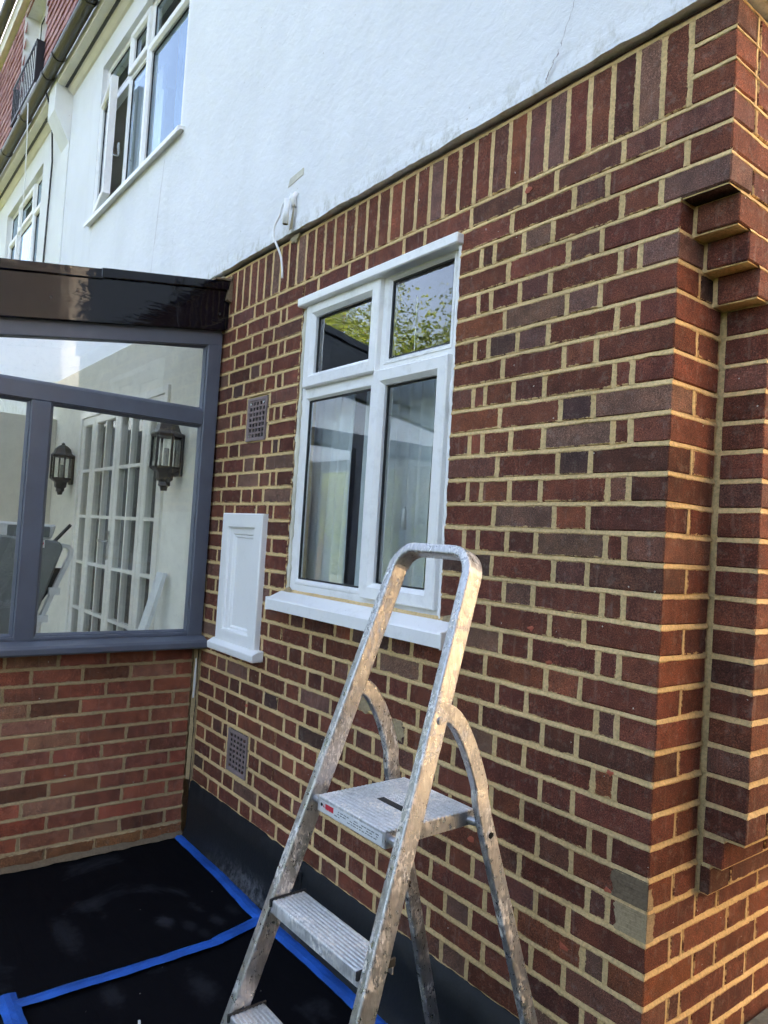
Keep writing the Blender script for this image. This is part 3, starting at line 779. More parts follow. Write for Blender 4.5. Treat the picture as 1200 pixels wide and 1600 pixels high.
# dark room behind it
def room(name, x0, x1, y0, y1, z0, z1, mat):
    mb = MB(); mb.add([(x, y, z) for z in (z0, z1) for y in (y0, y1) for x in (x0, x1)], [(0, 1, 3, 2), (4, 6, 7, 5), (2, 3, 7, 6), (0, 2, 6, 4), (1, 5, 7, 3)])
    return mb.build(name, mat, house, fix=False)
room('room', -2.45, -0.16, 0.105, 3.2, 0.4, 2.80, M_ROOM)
MB().box(-2.45, -0.70, 0.085, 0.20, 1.29, 1.318).build('inner_sill', M_WPAINT, house, bevel=0.003)
M_NET = plain('net_curtain', (0.18, 0.25, 0.36), 0.9, var=0.05)
def curtain(x0, x1, y, z0, z1, lab, group=None, amp=0.022, wl_=0.07, mat=None):
    mb = MB(); n = max(8, int((x1-x0)/0.008)); nz = 8
    for j in range(nz+1):
        for i in range(n+1):
            x = x0+(x1-x0)*i/n; z = z0+(z1-z0)*j/nz
            mb.v.append((x+0.02*(1-j/nz)*math.sin(x*9), y+amp*math.sin(x*2*math.pi/wl_+0.5*math.sin(z*2))+0.006*math.sin(x*130+z), z))
    for j in range(nz):
        for i in range(n):
            a = j*(n+1)+i; mb.f.append((a, a+1, a+n+2, a+n+1))
    return tag(mb.build('curtain', mat or M_CURTAIN, None, smooth=True, fix=False), lab, 'curtain', group)
curtain(-2.05, -1.545, 0.16, 1.33, 2.28, 'pale curtain at the left side of the four pane window')
curtain(-1.50, -1.07, 0.19, 1.33, 2.28, 'pale curtain hanging in the middle of the four pane window')
# pot plant and blind pull
pp = thing('potted_plant', 'small plant in a yellow pot on the inner window sill', 'plant', (-0.98, 0.14, 1.318))
MB().lathe((-0.98, 0.14, 1.318), [(0.0, 0), (0.032, 0), (0.042, 0.07), (0.046, 0.07), (0.046, 0.082), (0.038, 0.082), (0.034, 0.07), (0, 0.068)], 14).build('pot', M_TERRA, pp, smooth=True)
mb = MB(); rnd = random.Random(12)
for i in range(22):
    a = rnd.uniform(0, 6.28); h = rnd.uniform(0.10, 0.30); r = rnd.uniform(0.01, 0.07)
    p0 = Vector((-0.98, 0.14, 1.385)); p1 = p0+Vector((math.cos(a)*r, math.sin(a)*r*0.5, h)); sd = Vector((-math.sin(a), math.cos(a), 0))*0.011
    mb.add([p0, (p0+p1)/2+sd, p1, (p0+p1)/2-sd], [(0, 1, 2, 3)])
lf = mb.build('leaves', M_LEAF2, pp, fix=False)
bp = thing('blind_pull', 'white tassel of a blind cord behind the lower right pane', 'blind cord', (-1.115, 0.10, 1.62))
MB().tube([(-1.115, 0.10, 1.70), (-1.115, 0.10, 2.5)], 0.0018, 5).build('cord', M_WOODW, bp)
MB().lathe((-1.115, 0.10, 1.62), [(0, 0), (0.011, 0), (0.008, 0.07), (0.003, 0.085), (0, 0.085)], 10).build('tassel', M_WOODW, bp, smooth=True)

# ------------------------------------------------------------------ upper storey
RX1 = 0.152
UX0, UX1, UZ0, UZ1 = -5.17, -3.32, 3.995, 5.275
XB = -6.10
def render_sheet(name, x0, x1, zb, zt_, hole, yf, mat, wavy, par):
    """front sheet as a fine grid with a window hole, plus reveals"""
    mb = MB(); xs = sorted(set([x0+(x1-x0)*i/max(4, int((x1-x0)/0.03)) for i in range(max(4, int((x1-x0)/0.03))+1)]+[hole[0], hole[1]]))
    zs = [zb, zb+0.02, zb+0.06]+[zb+0.06+(hole[2]-zb-0.06)*i/5 for i in range(1, 6)]+[hole[2]+(hole[3]-hole[2])*i/5 for i in range(1, 6)]+[zt_]
    n = len(xs)
    for j, z in enumerate(zs):
        for x in xs:
            y = yf+0.004*mnoise.noise(Vector((x*1.1, 0, z*1.1)))
            zz = z
            if j == 0: zz = z+wavy*mnoise.noise(Vector((x*7, 2, 1)))+wavy*0.5*mnoise.noise(Vector((x*31, 2, 1))); y = yf-0.004+0.004*mnoise.noise(Vector((x*40, 3, 1)))
            if j == 1: y = yf-0.004
            if abs(x-hole[0]) < 1e-6 or abs(x-hole[1]) < 1e-6: y = yf
            mb.v.append((x, y, zz))
    for j in range(len(zs)-1):
        for i in range(n-1):
            cx, cz = (xs[i]+xs[i+1])/2, (zs[j]+zs[j+1])/2
            if hole[0] < cx < hole[1] and hole[2] < cz < hole[3]: continue
            a = j*n+i; mb.f.append((a, a+1, a+n+1, a+n))
    b = len(mb.v)
    for i, x in enumerate(xs): mb.v += [tuple(mb.v[i]), (x, 0.02, zb+0.012)]
    for i in range(n-1): mb.f.append((b+2*i, b+2*i+1, b+2*i+3, b+2*i+2))
    h = hole; d = 0.10
    mb.add([(h[0], yf, h[2]), (h[0], yf+d, h[2]), (h[0], yf+d, h[3]), (h[0], yf, h[3])], [(0, 1, 2, 3)])
    mb.add([(h[1], yf, h[2]), (h[1], yf+d, h[2]), (h[1], yf+d, h[3]), (h[1], yf, h[3])], [(0, 1, 2, 3)])
    mb.add([(h[0], yf, h[3]), (h[1], yf, h[3]), (h[1], yf+d, h[3]), (h[0], yf+d, h[3])], [(0, 1, 2, 3)])
    mb.add([(h[0], yf, h[2]), (h[1], yf, h[2]), (h[1], yf+d, h[2]), (h[0], yf+d, h[2])], [(0, 1, 2, 3)])
    return mb.build(name, mat, par, fix=False, smooth=False)
rw = render_sheet('render_wall', XB, RX1, 2.925, 5.64, (UX0, UX1, UZ0, UZ1), -0.026, M_RENDER, 0.007, house)
rw['label'] = 'white painted rendered upper wall'
mb = MB(); mb.add([(RX1, -0.035, 2.922), (RX1, 4.86, 2.922), (RX1, 4.86, 5.64), (RX1, -0.03, 5.64)], [(0, 1, 2, 3)])
mb.add([(RX1, -0.035, 2.922), (RX1, 4.86, 2.922), (0.09, 4.8, 2.935), (0.09, -0.03, 2.935)], [(0, 1, 2, 3)])
mb.add([(XB, 4.86, 0), (RX1, 4.86, 0), (RX1, 4.86, 5.64), (XB, 4.86, 5.64)], [(0, 1, 2, 3)])
mb.build('render_side_wall', M_RENDER, house, fix=False)
MB().box(-0.30, -0.02, 1.42, 4.8, -0.1, 2.93).build('rear_side_wall', M_MORTAR, house)
# cracks and a paint chip in the render
def crack(pts, wd, mat, par, y=-0.0375, seed=1):
    rnd = random.Random(seed); mb = MB(); P = []
    for (xa, za), (xb, zb) in zip(pts[:-1], pts[1:]):
        for i in range(8): P.append((xa+(xb-xa)*i/8+rnd.uniform(-.004, .004), za+(zb-za)*i/8))
    for x, z in P:
        w_ = wd*rnd.uniform(0.3, 1.3); mb.v += [(x-w_, y, z), (x+w_, y, z)]
    for i in range(len(P)-1): mb.f.append((2*i, 2*i+1, 2*i+3, 2*i+2))
    return mb.build('crack', mat, par, fix=False)
crack([(-0.31, 3.30), (-0.33, 3.14), (-0.375, 3.03), (-0.39, 2.99)], 0.0009, M_GREYVENT, rw, y=-0.0335)
crack([(-0.385, 3.00), (-0.415, 2.955), (-0.425, 2.925)], 0.0022, M_GREYVENT, rw, seed=2)
crack([(-0.395, 2.99), (-0.425, 2.93)], 0.008, M_RENDER2, rw, y=-0.0365, seed=6)
crack([(-3.55, 3.95), (-3.60, 3.6), (-3.66, 3.2), (-3.70, 2.95)], 0.0015, M_GREYVENT, rw, y=-0.0335, seed=3)
MB().prism([(-1.93, -0.031, 3.150), (-1.80, -0.031, 3.165), (-1.80, -0.031, 3.195), (-1.915, -0.031, 3.185)], (0, 0.004, 0)).build('paint_chip', M_SEAL, rw)
# the upper window
M = FR(0.015)
mb = MB().rframe(M, UX0, UX1, UZ0, UZ1, OUT)
u1, u2, utz = -4.56, -4.14, 4.93
for u in (u1, u2): mb.mbox(M, u-0.03, u+0.03, -0.05, -0.001, UZ0+0.02, UZ1-0.02)
for a, b in ((UX0+0.02, u1-0.03), (u1+0.03, u2-0.03), (u2+0.03, UX1-0.02)): mb.mbox(M, a, b, -0.05, -0.0015, utz-0.03, utz+0.03)
uw = mb.build('window', M_UPVC, house); uw['label'] = 'white upper window with its left casement standing open'
for a, b, za, zb, sashy in ((UX0+0.035, u1-0.02, utz+0.02, UZ1-0.03, 0), (u1+0.005, u2-0.005, utz+0.0, UZ1-0.03, 1), (u2+0.02, UX1-0.035, utz+0.02, UZ1-0.03, 0),
                            (u1+0.02, u2-0.02, UZ0+0.035, utz-0.02, 0), (u2-0.01, UX1-0.03, UZ0+0.03, utz+0.015, 1)):
    MB().rframe(M, a, b, za, zb, SASH if sashy else BEAD).build('sash' if sashy else 'bead', M_UPVC, uw)
    q = 0.06 if sashy else 0.02
    pane(uw, M, a+q, b-q, za+q, zb-q, -0.012, M_GLASS3)
th = R(8); hx, hy = UX0+0.045, -0.012          # open casement, hinged on the left
def MO(u, d, z):
    lx, ly = u, -d
    return (hx+lx*math.cos(th)+ly*math.sin(th), hy-lx*math.sin(th)+ly*math.cos(th), z)
os_ = MB().rframe(MO, 0.0, 0.50, UZ0+0.04, utz+0.005, [(0, -0.03), (0, 0.018), (0.005, 0.023), (0.044, 0.023), (0.060, 0.006), (0.060, -0.03), (0.0, -0.03)]).build('sash', M_UPVC, uw)
os_['label'] = 'open left casement'
pane(uw, MO, 0.06, 0.44, UZ0+0.10, utz-0.055, -0.012, M_GLASS)
MB().tube([MO(0.47, -0.03, 4.35), MO(0.47, -0.07, 4.35), MO(0.47, -0.07, 4.45)], 0.010, 8).build('handle', M_CHROME, uw)
sp = [(0.03, 4.002), (-0.062, 3.992), (-0.070, 3.986), (-0.070, 3.956), (-0.062, 3.956), (-0.058, 3.972), (0.03, 3.978)]
MB().prism([(UX0-0.06, y, z) for y, z in sp], (UX1-UX0+0.11, 0, 0)).build('sill', M_UPVC, uw)
room('upper_room', -5.4, -3.1, 0.11, 2.5, 3.6, 5.5, M_PLASTER2)
curtain(-4.20, -3.26, 0.24, 4.0, 5.25, mat=M_NET, lab='net curtain behind the large right pane upstairs', amp=0.012, wl_=0.06)
curtain(-5.12, -4.64, 0.30, 4.0, 5.2, 'pale curtain behind the open left casement upstairs', amp=0.015, wl_=0.06)
curtain(-4.66, -4.36, 0.22, 4.0, 4.85, 'half height grey curtain behind the middle pane upstairs', amp=0.015, wl_=0.05)

# eaves, bracket, gutter, tile hung top storey
def eaves(par, x0, x1, gx0, gx1):
    o = MB().prism([(x0, -0.02, 5.455), (x0, -0.045, 5.462), (x0, -0.075, 5.488), (x0, -0.082, 5.500), (x0, -0.130, 5.512), (x0, -0.132, 5.506), (x0, -0.170, 5.512), (x0, -0.172, 5.64), (x0, 0.0, 5.64)], (x1-x0, 0, 0)).build('cornice', M_CREAM, par)
    MB().prism([(x0+0.004, -0.086, 5.4985), (x0+0.004, -0.108, 5.5035), (x0+0.004, -0.108, 5.52), (x0+0.004, -0.086, 5.52)], (x1-x0-0.008, 0, 0)).build('vent_strip', M_GASKET, o)
    MB().box(x0, x1, -0.17, 0.3, 5.64, 5.66).build('eaves_board', M_CREAM, par)
    g_ = MB(); n = 10; r = 0.056; cy, cz = -0.235, 5.610
    prof = [(cy-r*math.cos(math.pi*i/n), cz-r*math.sin(math.pi*i/n)) for i in range(n+1)]
    prof2 = [(cy-(r-0.005)*math.cos(math.pi*i/n), cz-(r-0.005)*math.sin(math.pi*i/n)) for i in range(n, -1, -1)]
    g_.prism([(gx0, y, z) for y, z in prof+prof2], (gx1-gx0, 0, 0)); go = g_.build('gutter', M_GUTTER, par, smooth=False)
    x = gx0+0.35
    while x < gx1:
        R2 = r+0.006
        pr = [(cy-R2*math.cos(math.pi*i/n), cz-R2*math.sin(math.pi*i/n)) for i in range(n+1)]
        pr2 = [(cy-(r-0.001)*math.cos(math.pi*i/n), cz-(r-0.001)*math.sin(math.pi*i/n)) for i in range(n, -1, -1)]
        MB().prism([(x, y, z) for y, z in pr+pr2], (0.045, 0, 0)).build('bracket', M_BLACKMETAL, go); x += 0.92
eaves(house, -6.08, 0.2, -6.2, 0.2)
def tiles(par, x0, x1, z0, z1, hole=None, yb=-0.03):
    mb = MB(); tone = []; rnd = random.Random(int(abs(x0)*100)); gz = 0.10; tw = 0.167
    nr = int((z1-z0)/gz)
    for r_ in range(nr):
        z = z0+gz*r_; x = x0+(tw/2 if r_ % 2 else 0)-tw
        while x < x1:
            a, b = max(x+0.002, x0), min(x+tw-0.002, x1)
            ok = b-a > 0.02 and not (hole and hole[0] < (a+b)/2 < hole[1] and hole[2] < z+0.05 < hole[3])
            if ok:
                j = rnd.uniform(-0.003, 0.003); t1 = rnd.random()
                mb.add([(a, yb-0.022+j, z), (b, yb-0.022+j+rnd.uniform(-.002, .002), z), (b, yb-0.008, z+0.13), (a, yb-0.008, z+0.13), (a, yb-0.008+j, z), (b, yb-0.008+j, z)],
                       [(0, 1, 2, 3), (0, 4, 5, 1), (0, 3, 4), (1, 5, 2)])
                tone += [t1]*6
            x += tw
    o = mb.build('hung_tiles', M_TILE, par, fix=False); o['kind'] = 'stuff'
    at = o.data.attributes.new('tone', 'FLOAT', 'POINT'); at.data.foreach_set('value', tone)
    bk = MB()
    if hole:
        bk.box(x0, hole[0], yb, 0.3, z0, z1); bk.box(hole[1], x1, yb, 0.3, z0, z1); bk.box(hole[0], hole[1], yb, 0.3, z0, hole[2]); bk.box(hole[0], hole[1], yb, 0.3, hole[3], z1)
    else: bk.box(x0, x1, yb, 0.3, z0, z1)
    bk.build('upper_wall', M_GREYVENT, par)
    MB().box(x0, x1, -0.10, 0.3, z1, z1+0.22).build('fascia', M_CREAM, par)
    g_ = MB(); n = 10; r = 0.06; cy, cz = -0.165, z1+0.24
    prof = [(cy-r*math.cos(math.pi*i/n), cz-r*math.sin(math.pi*i/n)) for i in range(n+1)]+[(cy-(r-0.005)*math.cos(math.pi*i/n), cz-(r-0.005)*math.sin(math.pi*i/n)) for i in range(n, -1, -1)]
    g_.prism([(x0, y, z) for y, z in prof], (x1-x0, 0, 0)); go = g_.build('gutter', M_GUTTER, par)
    MB().prism([(x0, -0.1, z1+0.22), (x0, 2.7, z1+0.9), (x0, 4.8, z1+0.22)], (x1-x0, 0, 0)).build('roof', M_TILE, par)
tiles(house, -6.2, RX1, 5.66, 7.74)
MB().box(-6.1, RX1-0.01, 0.3, 4.76, 5.62, 7.8).build('upper_body', M_GREYVENT, house)

# the wall that closes the sunroom, with french doors
DX0, DX1, DZ1 = -5.06, -3.24, 2.42
mb = MB(); y0, y1 = -0.004, 0.10
mb.box(-6.1, DX0, y0, y1, 0, 2.92); mb.box(DX1, -2.615, y0, y1, 0, 2.92); mb.box(DX0, DX1, y0, y1, DZ1, 2.92)
mb.build('inner_wall', M_PLASTER, house)
M = FR(-0.004)
mb = MB().rframe(M, DX0, DX1, 0.02, DZ1, [(0, -0.06), (0, 0.018), (0.045, 0.018), (0.05, 0.0), (0.05, -0.05)])
fd = mb.build('french_door', M_DOORW, house); fd['label'] = 'white glazed french doors inside the sunroom'
cols = [(DX0+0.05, DX0+0.36, 1), (DX0+0.36, DX0+0.91, 2), (DX0+0.91, DX1-0.36, 2), (DX1-0.36, DX1-0.05, 1)]
for a, b, nc in cols:
    st = 0.062
    MB().rframe(M, a+0.003, b-0.003, 0.06, DZ1-0.05, [(0, -0.04), (0, 0.008), (st-0.008, 0.008), (st, 0.0), (st, -0.04)]).build('door_leaf', M_DOORW, fd)
    pa, pb = a+st, b-st; za, zb = 0.06+st+0.10, DZ1-0.05-st; nr = 6
    for i in range(1, nr):
        z = za+(zb-za)*i/nr; MB().mbox(M, pa-0.004, pb+0.004, -0.035, 0.003, z-0.011, z+0.011).build('glazing_bar', M_DOORW, fd)
    for i in range(1, nc):
        u = pa+(pb-pa)*i/nc; MB().mbox(M, u-0.011, u+0.011, -0.036, 0.004, za-0.05, zb).build('glazing_bar', M_DOORW, fd)
    MB().poly([M(pa-.01, -0.018, za-.11), M(pb+.01, -0.018, za-.11), M(pb+.01, -0.018, zb+.01), M(pa-.01, -0.018, zb+.01)]).build('pane', M_GLASS4, fd, fix=False)
u = DX0+0.885
h_ = MB().mbox(M, u-0.016, u+0.016, 0.008, 0.014, 1.32, 1.52); h_.tube([M(u, 0.01, 1.45), M(u, 0.055, 1.45), M(u-0.11, 0.055, 1.45)], 0.008, 8)
h_.build('handle', M_CHROME, fd)
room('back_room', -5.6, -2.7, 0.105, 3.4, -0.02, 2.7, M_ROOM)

# ================================================================== NEIGHBOUR
nh = thing('neighbour_house', 'attached white house with red tile hung top storey at the far left', 'house', (-9, 0, 0))
NX0, NX1, NZ0, NZ1 = -8.90, -7.12, 4.02, 5.22
nw = render_sheet('render_wall', -13.0, -6.36, 0.0, 5.64, (NX0, NX1, NZ0, NZ1), -0.030, M_RENDER2, 0.0, nh)
MB().prism([(-6.36, 0.0, 5.64), (-6.36, -0.176, 5.64), (-6.36, -0.176, 5.28), (-6.36, -0.035, 5.02), (-6.36, -0.035, 0.0), (-6.36, 0.0, 0.0)], (0.258, 0, 0)).build('party_bracket', M_RENDER2, nh)
M = FR(0.02)
mb = MB().rframe(M, NX0, NX1, NZ0, NZ1, OUT); n1, n2, ntz = -8.40, -7.62, 4.86
for u in (n1, n2): mb.mbox(M, u-0.03, u+0.03, -0.05, -0.001, NZ0+0.02, NZ1-0.02)
for a, b in ((NX0+0.02, n1-0.03), (n1+0.03, n2-0.03), (n2+0.03, NX1-0.02)): mb.mbox(M, a, b, -0.05, -0.0015, ntz-0.03, ntz+0.03)
nwin = mb.build('window', M_UPVC, nh)
for a, b, za, zb, sashy in ((NX0+0.035, n1-0.02, ntz+0.02, NZ1-0.03, 0), (n1+0.005, n2-0.005, ntz, NZ1-0.03, 1), (n2+0.02, NX1-0.035, ntz+0.02, NZ1-0.03, 0),
                            (NX0+0.03, n1-0.01, NZ0+0.03, ntz+0.01, 1), (n1+0.02, n2-0.02, NZ0+0.035, ntz-0.02, 0), (n2+0.01, NX1-0.03, NZ0+0.03, ntz+0.01, 1)):
    MB().rframe(M, a, b, za, zb, SASH if sashy else BEAD).build('sash' if sashy else 'bead', M_UPVC, nwin)
    q = 0.06 if sashy else 0.02
    pane(nwin, M, a+q, b-q, za+q, zb-q, -0.012, M_GLASS3)
MB().box(NX0-0.06, NX1+0.06, -0.13, 0.03, 3.97, 4.01).build('sill', M_UPVC, nwin, bevel=0.004)
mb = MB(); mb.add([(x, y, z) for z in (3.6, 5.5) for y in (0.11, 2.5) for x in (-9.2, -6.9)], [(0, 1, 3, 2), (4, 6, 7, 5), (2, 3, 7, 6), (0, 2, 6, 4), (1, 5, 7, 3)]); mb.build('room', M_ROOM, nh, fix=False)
eaves(nh, -13.0, -6.38, -13.0, -6.203)
BX0, BX1, BZ0, BZ1 = -8.62, -7.46, 5.95, 7.58
tiles(nh, -13.0, -6.2, 5.66, 7.74, (BX0, BX1, BZ0, BZ1))
MB().box(-13.0, -6.1, 0.3, 4.76, 5.62, 7.8).build('upper_body', M_GREYVENT, nh)
MB().box(-13.0, -6.12, 2.6, 4.78, 0.0, 5.63).build('sun_blocker_box', M_RENDER2, nh)  # unseen solid box added inside to stop sunlight leaking through
MB().box(-6.14, -6.11, 0.2, 4.78, 0.0, 5.63).build('party_wall', M_RENDER2, nh)
M = FR(0.10)
dw = MB().rframe(M, BX0, BX1, BZ0, BZ1, [(0, 0.16), (0.005, 0.16), (0.006, 0.0), (0.06, 0.0), (0.07, -0.02)]); dw.mbox(M, (BX0+BX1)/2-0.05, (BX0+BX1)/2+0.05, -0.03, 0.001, BZ0, BZ1)
dwo = dw.build('balcony_window', M_UPVC, nh)
for a, b in ((BX0+0.07, (BX0+BX1)/2-0.05), ((BX0+BX1)/2+0.05, BX1-0.07)): pane(dwo, M, a, b, BZ0+0.07, BZ1-0.07, -0.01, M_GLASS)
MB().box(BX0, BX1, 0.16, 0.3, BZ0, BZ1).build('blind', M_PLASTER, dwo)
rl = MB(); yb = -0.12
for z in (6.20, 6.64): rl.box(BX0-0.02, BX1+0.02, yb-0.008, yb+0.008, z-0.012, z+0.012)
rail = rl.build('railing', M_BLACKMETAL, nh)
n = 12
for i in range(n+1):
    x = BX0+(BX1-BX0)*i/n; MB().box(x-0.006, x+0.006, yb-0.004, yb+0.004, 6.20, 6.64).build('baluster', M_BLACKMETAL, rail)
for x in (BX0-0.01, BX1+0.01):
    MB().box(x-0.012, x+0.012, yb, -0.04, 6.19, 6.65).build('side_plate', M_BLACKMETAL, rail)
tag(MB().tube([(-6.40, -0.20, 5.56), (-6.42, -0.13, 5.40), (-6.66, -0.045, 5.05), (-6.70, -0.042, 4.5), (-6.74, -0.04, 3.9), (-6.75, -0.04, 2.5)], 0.009, 6).build('black_cable', M_BLACKMETAL, smooth=True), 'black cable running down the white wall beside the bracket', 'cable')
tag(MB().tube([(-6.70, -0.29, 5.55), (-6.72, -0.27, 5.2), (-6.95, -0.22, 4.9), (-7.05, -0.2, 4.4), (-7.10, -0.2, 3.4)], 0.006, 6).build('white_cord', M_WPAINT, smooth=True), 'thin white cord hanging from the dark gutter at the left', 'cable')

# ================================================================== HOUSE ON THE OTHER SIDE OF THE PASSAGE (seen in reflections)
sh = thing('opposite_house', 'cream and buff brick house across the side passage seen only in the glass', 'house', (3.2, 3, 0))
fx = 2.62
wy0, wy1, wz0, wz1 = -1.35, -0.62, 3.45, 4.45
M_OB, t = newmat('buff_brick_bond'); p = pos(t)
cx = nd(t, 'ShaderNodeSeparateXYZ', None, {0: p}); cv = nd(t, 'ShaderNodeCombineXYZ', None, {0: cx.outputs[1], 1: cx.outputs[2], 2: 0.0})
bt = nd(t, 'ShaderNodeTexBrick', None, {'Vector': cv.outputs[0], 'Color1': (0.56, 0.44, 0.30, 1), 'Color2': (0.46, 0.35, 0.23, 1), 'Mortar': (0.60, 0.48, 0.30, 1), 'Scale': 1.0, 'Mortar Size': 0.006, 'Brick Width': 0.225, 'Row Height': 0.075})
pbsdf(t, M_OB, bt.outputs[0], 0.9)
mb = MB(); mb.box(fx, fx+4, -2.0, wy0, 2.92, 5.6); mb.box(fx, fx+4, wy1, 9, 2.92, 5.6); mb.box(fx, fx+4, wy0, wy1, 2.92, wz0); mb.box(fx, fx+4, wy0, wy1, wz1, 5.6); mb.box(fx+0.2, fx+4, wy0, wy1, wz0, wz1)
mb.build('upper_wall', M_FLANK, sh)
MB().box(fx+0.02, fx+4, -1.98, 9, -0.1, 2.92).build('lower_wall', M_OB, sh)
MW = lambda u, d, z: (fx+0.08-d, u, z)
ow = MB().rframe(MW, wy0, wy1, wz0, wz1, OUT).build('window', M_UPVC, sh)
pane(ow, MW, wy0+0.05, wy1-0.05, wz0+0.05, wz1-0.05, -0.02, M_GLASS)
MB().box(fx-0.05, fx+0.05, wy0-0.05, wy1+0.05, wz0-0.05, wz0).build('sill', M_UPVC, ow)
MB().prism([(fx-0.15, -2.1, 5.6), (fx+2, -2.1, 7.2), (fx+4.15, -2.1, 5.6)], (0, 11.2, 0)).build('roof', M_TILE, sh)

fe = thing('added_dark_fence', 'added dark board fence that darkens the reflection in the sunroom glass', 'fence', (2.5, -1.5, 0))  # added fence, keeps the mirrored view in the sunroom panes dark
M_FENCE = plain('dark_fence_timber', (0.045, 0.036, 0.028), 0.8, var=0.4, bs=40, bstr=0.6, bd=0.004)
for i in range(27):
    y = 0.72-0.155*i; MB().box(2.49, 2.512, y-0.15, y, 0.0, 2.86).build('board', M_FENCE, fe)
for i in range(4): MB().box(2.515, 2.60, 0.35-1.3*i-0.09, 0.35-1.3*i, -0.05, 2.5).build('post', M_FENCE, fe)
# ================================================================== SUNROOM
sr = thing('sunroom', 'lean-to sunroom with slate blue frames on a brick plinth', 'sunroom', (-4.2, -1.3, 0))
SX = -2.60; YE = -2.62
ztop = lambda y: 2.858+0.165*y
core = MB(); core.box(-2.72, SX-0.0065, YE+0.008, 0.0, -0.1, 0.985); hs = []; vs_ = []; pb_ = []
PJ = lambda i: 0.896-0.0742*i
for i in range(-1, 13):
    zt, zb = (PJ(i), PJ(i+1)) if i >= 0 else (0.968, PJ(0))
    if i >= 0: hs.append((YE, zt, -0.03, zt))
    off = -0.011 if i % 2 else -0.1235
    js = [y for y in [off-0.225*n for n in range(-1, 13)] if YE+0.03 < y < -0.05]
    cur = -0.028
    for y in js: pb_.append((y, cur, i, zb, zt)); cur = y; vs_.append((y, zb+0.004, y, zt-0.004))
    pb_.append((YE, cur, i, zb, zt))
strips(core, SD(SX), hs); strips(core, SD(SX), vs_)
pl = core.build('plinth', M_PMORTAR, sr, fix=False, smooth=True)
for a, b, i, zb, zt in pb_:
    col = None
    if i >= 11: c = pick(PALP); col = (c[0]*0.72, c[1]*0.95, c[2]*0.72, 1)
    brick('brick', SX-0.1025, SX+random.uniform(-0.001, 0.001)+(0.006 if i >= 11 else 0), a+BW, b-BW, zb+BW, zt-BW if i >= 0 else zt, pl, M_PBRICK, PALP, col)
mb = MB(); n = 60
for i in range(n+1):
    y = YE+(-0.03-YE)*i/n
    for a in range(3): mb.v.append((SX+0.004+0.022*a/2+random.uniform(-.003, .003), y, 0.030-0.024*a/2+random.uniform(-.004, .004)))
for i in range(n):
    for k in range(2): a = i*3+k; mb.f.append((a, a+3, a+4, a+1))
mb.build('base_fillet', M_CEM2, sr, smooth=True)
M = SD(-2.55); D0 = -0.065
def fr(name, u0, u1, za, zb, d1=0.0, d0=D0): return MB().mbox(M, u0, u1, d0, d1, za, zb).build(name, M_FRAME, sr, bevel=0.004)
muls = [(-0.896, -0.812), (-1.74, -1.656)]
fr('stile', -0.088, -0.013, 1.03, 2.60)
fr('corner_post', YE, YE+0.09, 1.03, 2.43)
fr('transom', YE+0.09, -0.088, 2.106, 2.184, -0.002)
for a, b in muls: fr('mullion', a, b, 1.03, 2.106, -0.001)
MB().prism([M(-0.02, 0.002, ztop(-0.02)-0.24), M(-0.02, 0.002, ztop(-0.02)-0.323), M(YE, 0.002, ztop(YE)-0.323), M(YE, 0.002, ztop(YE)-0.24)], (D0, 0, 0)).build('top_rail', M_FRAME, sr, bevel=0.004)
fr('bottom_rail', YE+0.09, -0.088, 1.03, 1.048, -0.003)
MB().prism([M(-0.004, D0-0.03, 0.975), M(-0.004, 0.052, 0.972), M(-0.004, 0.060, 0.980), M(-0.004, 0.060, 1.004), M(-0.004, 0.050, 1.014), M(-0.004, 0.0, 1.032), M(-0.004, D0-0.03, 1.032)], (0, YE-0.02, 0)).build('sill', M_FRAME, sr, bevel=0.002)
BD = [(0, -0.012), (0.010, -0.014), (0.014, -0.022), (0.014, -0.05)]
BD2 = [(0, -0.015), (0.004, -0.015), (0.014, -0.029), (0.014, -0.034)]
def cpane(q):
    q3 = [M(u, 0, z) for u, z in q]
    MB().qframe(q3, BD2, (1, 0, 0)).build('bead', M_FRAME, sr)
    MB().poly([M(u, -0.032, z) for u, z in q]).build('pane', M_GLASS2, sr, fix=False)
edges = [-0.088]+[v for m_ in muls for v in (m_[1], m_[0])]+[YE+0.09]
for i in range(0, len(edges), 2):
    a, b = edges[i+1], edges[i]; cpane([(a, 1.048), (b, 1.048), (b, 2.106), (a, 2.106)])
cpane([(YE+0.09, 2.184), (-0.088, 2.184), (-0.088, ztop(-0.088)-0.323), (YE+0.09, max(2.19, ztop(YE+0.09)-0.323))])
# glossy black barge board with an overlapping drip trim
M_FASC, t = newmat('gloss_black_board'); p = pos(t)
nn = noise(t, mapping(t, p, (1, 3.0, 26)), 1.0, 3, 0.5, 0.6); n2 = noise(t, p, 5, 3)
pbsdf(t, M_FASC, (0.004, 0.004, 0.008), math_(t, 'ADD', 0.02, math_(t, 'MULTIPLY', n2, 0.06)), 0, bump(t, math_(t, 'ADD', nn, math_(t, 'MULTIPLY', n2, 1.2)), 0.30, 0.006), 0.45)
def rake(name, ya, yb_, o0, o1, d0, d1, mat, bev=0.003):
    return MB().prism([M(ya, d0, ztop(ya)-o0), M(ya, d0, ztop(ya)-o1), M(yb_, d0, ztop(yb_)-o1), M(yb_, d0, ztop(yb_)-o0)], (d1-d0, 0, 0)).build(name, mat, sr, bevel=bev)
fa = rake('fascia', -0.004, YE-0.05, 0.02, 0.248, 0.0, 0.034, M_FASC)
rake('drip_trim', -0.002, -0.655, -0.004, 0.040, -0.10, 0.052, M_FASC)
rake('drip_trim', -0.64, YE-0.07, 0.001, 0.046, -0.10, 0.049, M_FASC)
rake('roof_edge', -0.003, YE-0.05, 0.0, 0.12, -0.10, 0.0, M_BLACK)
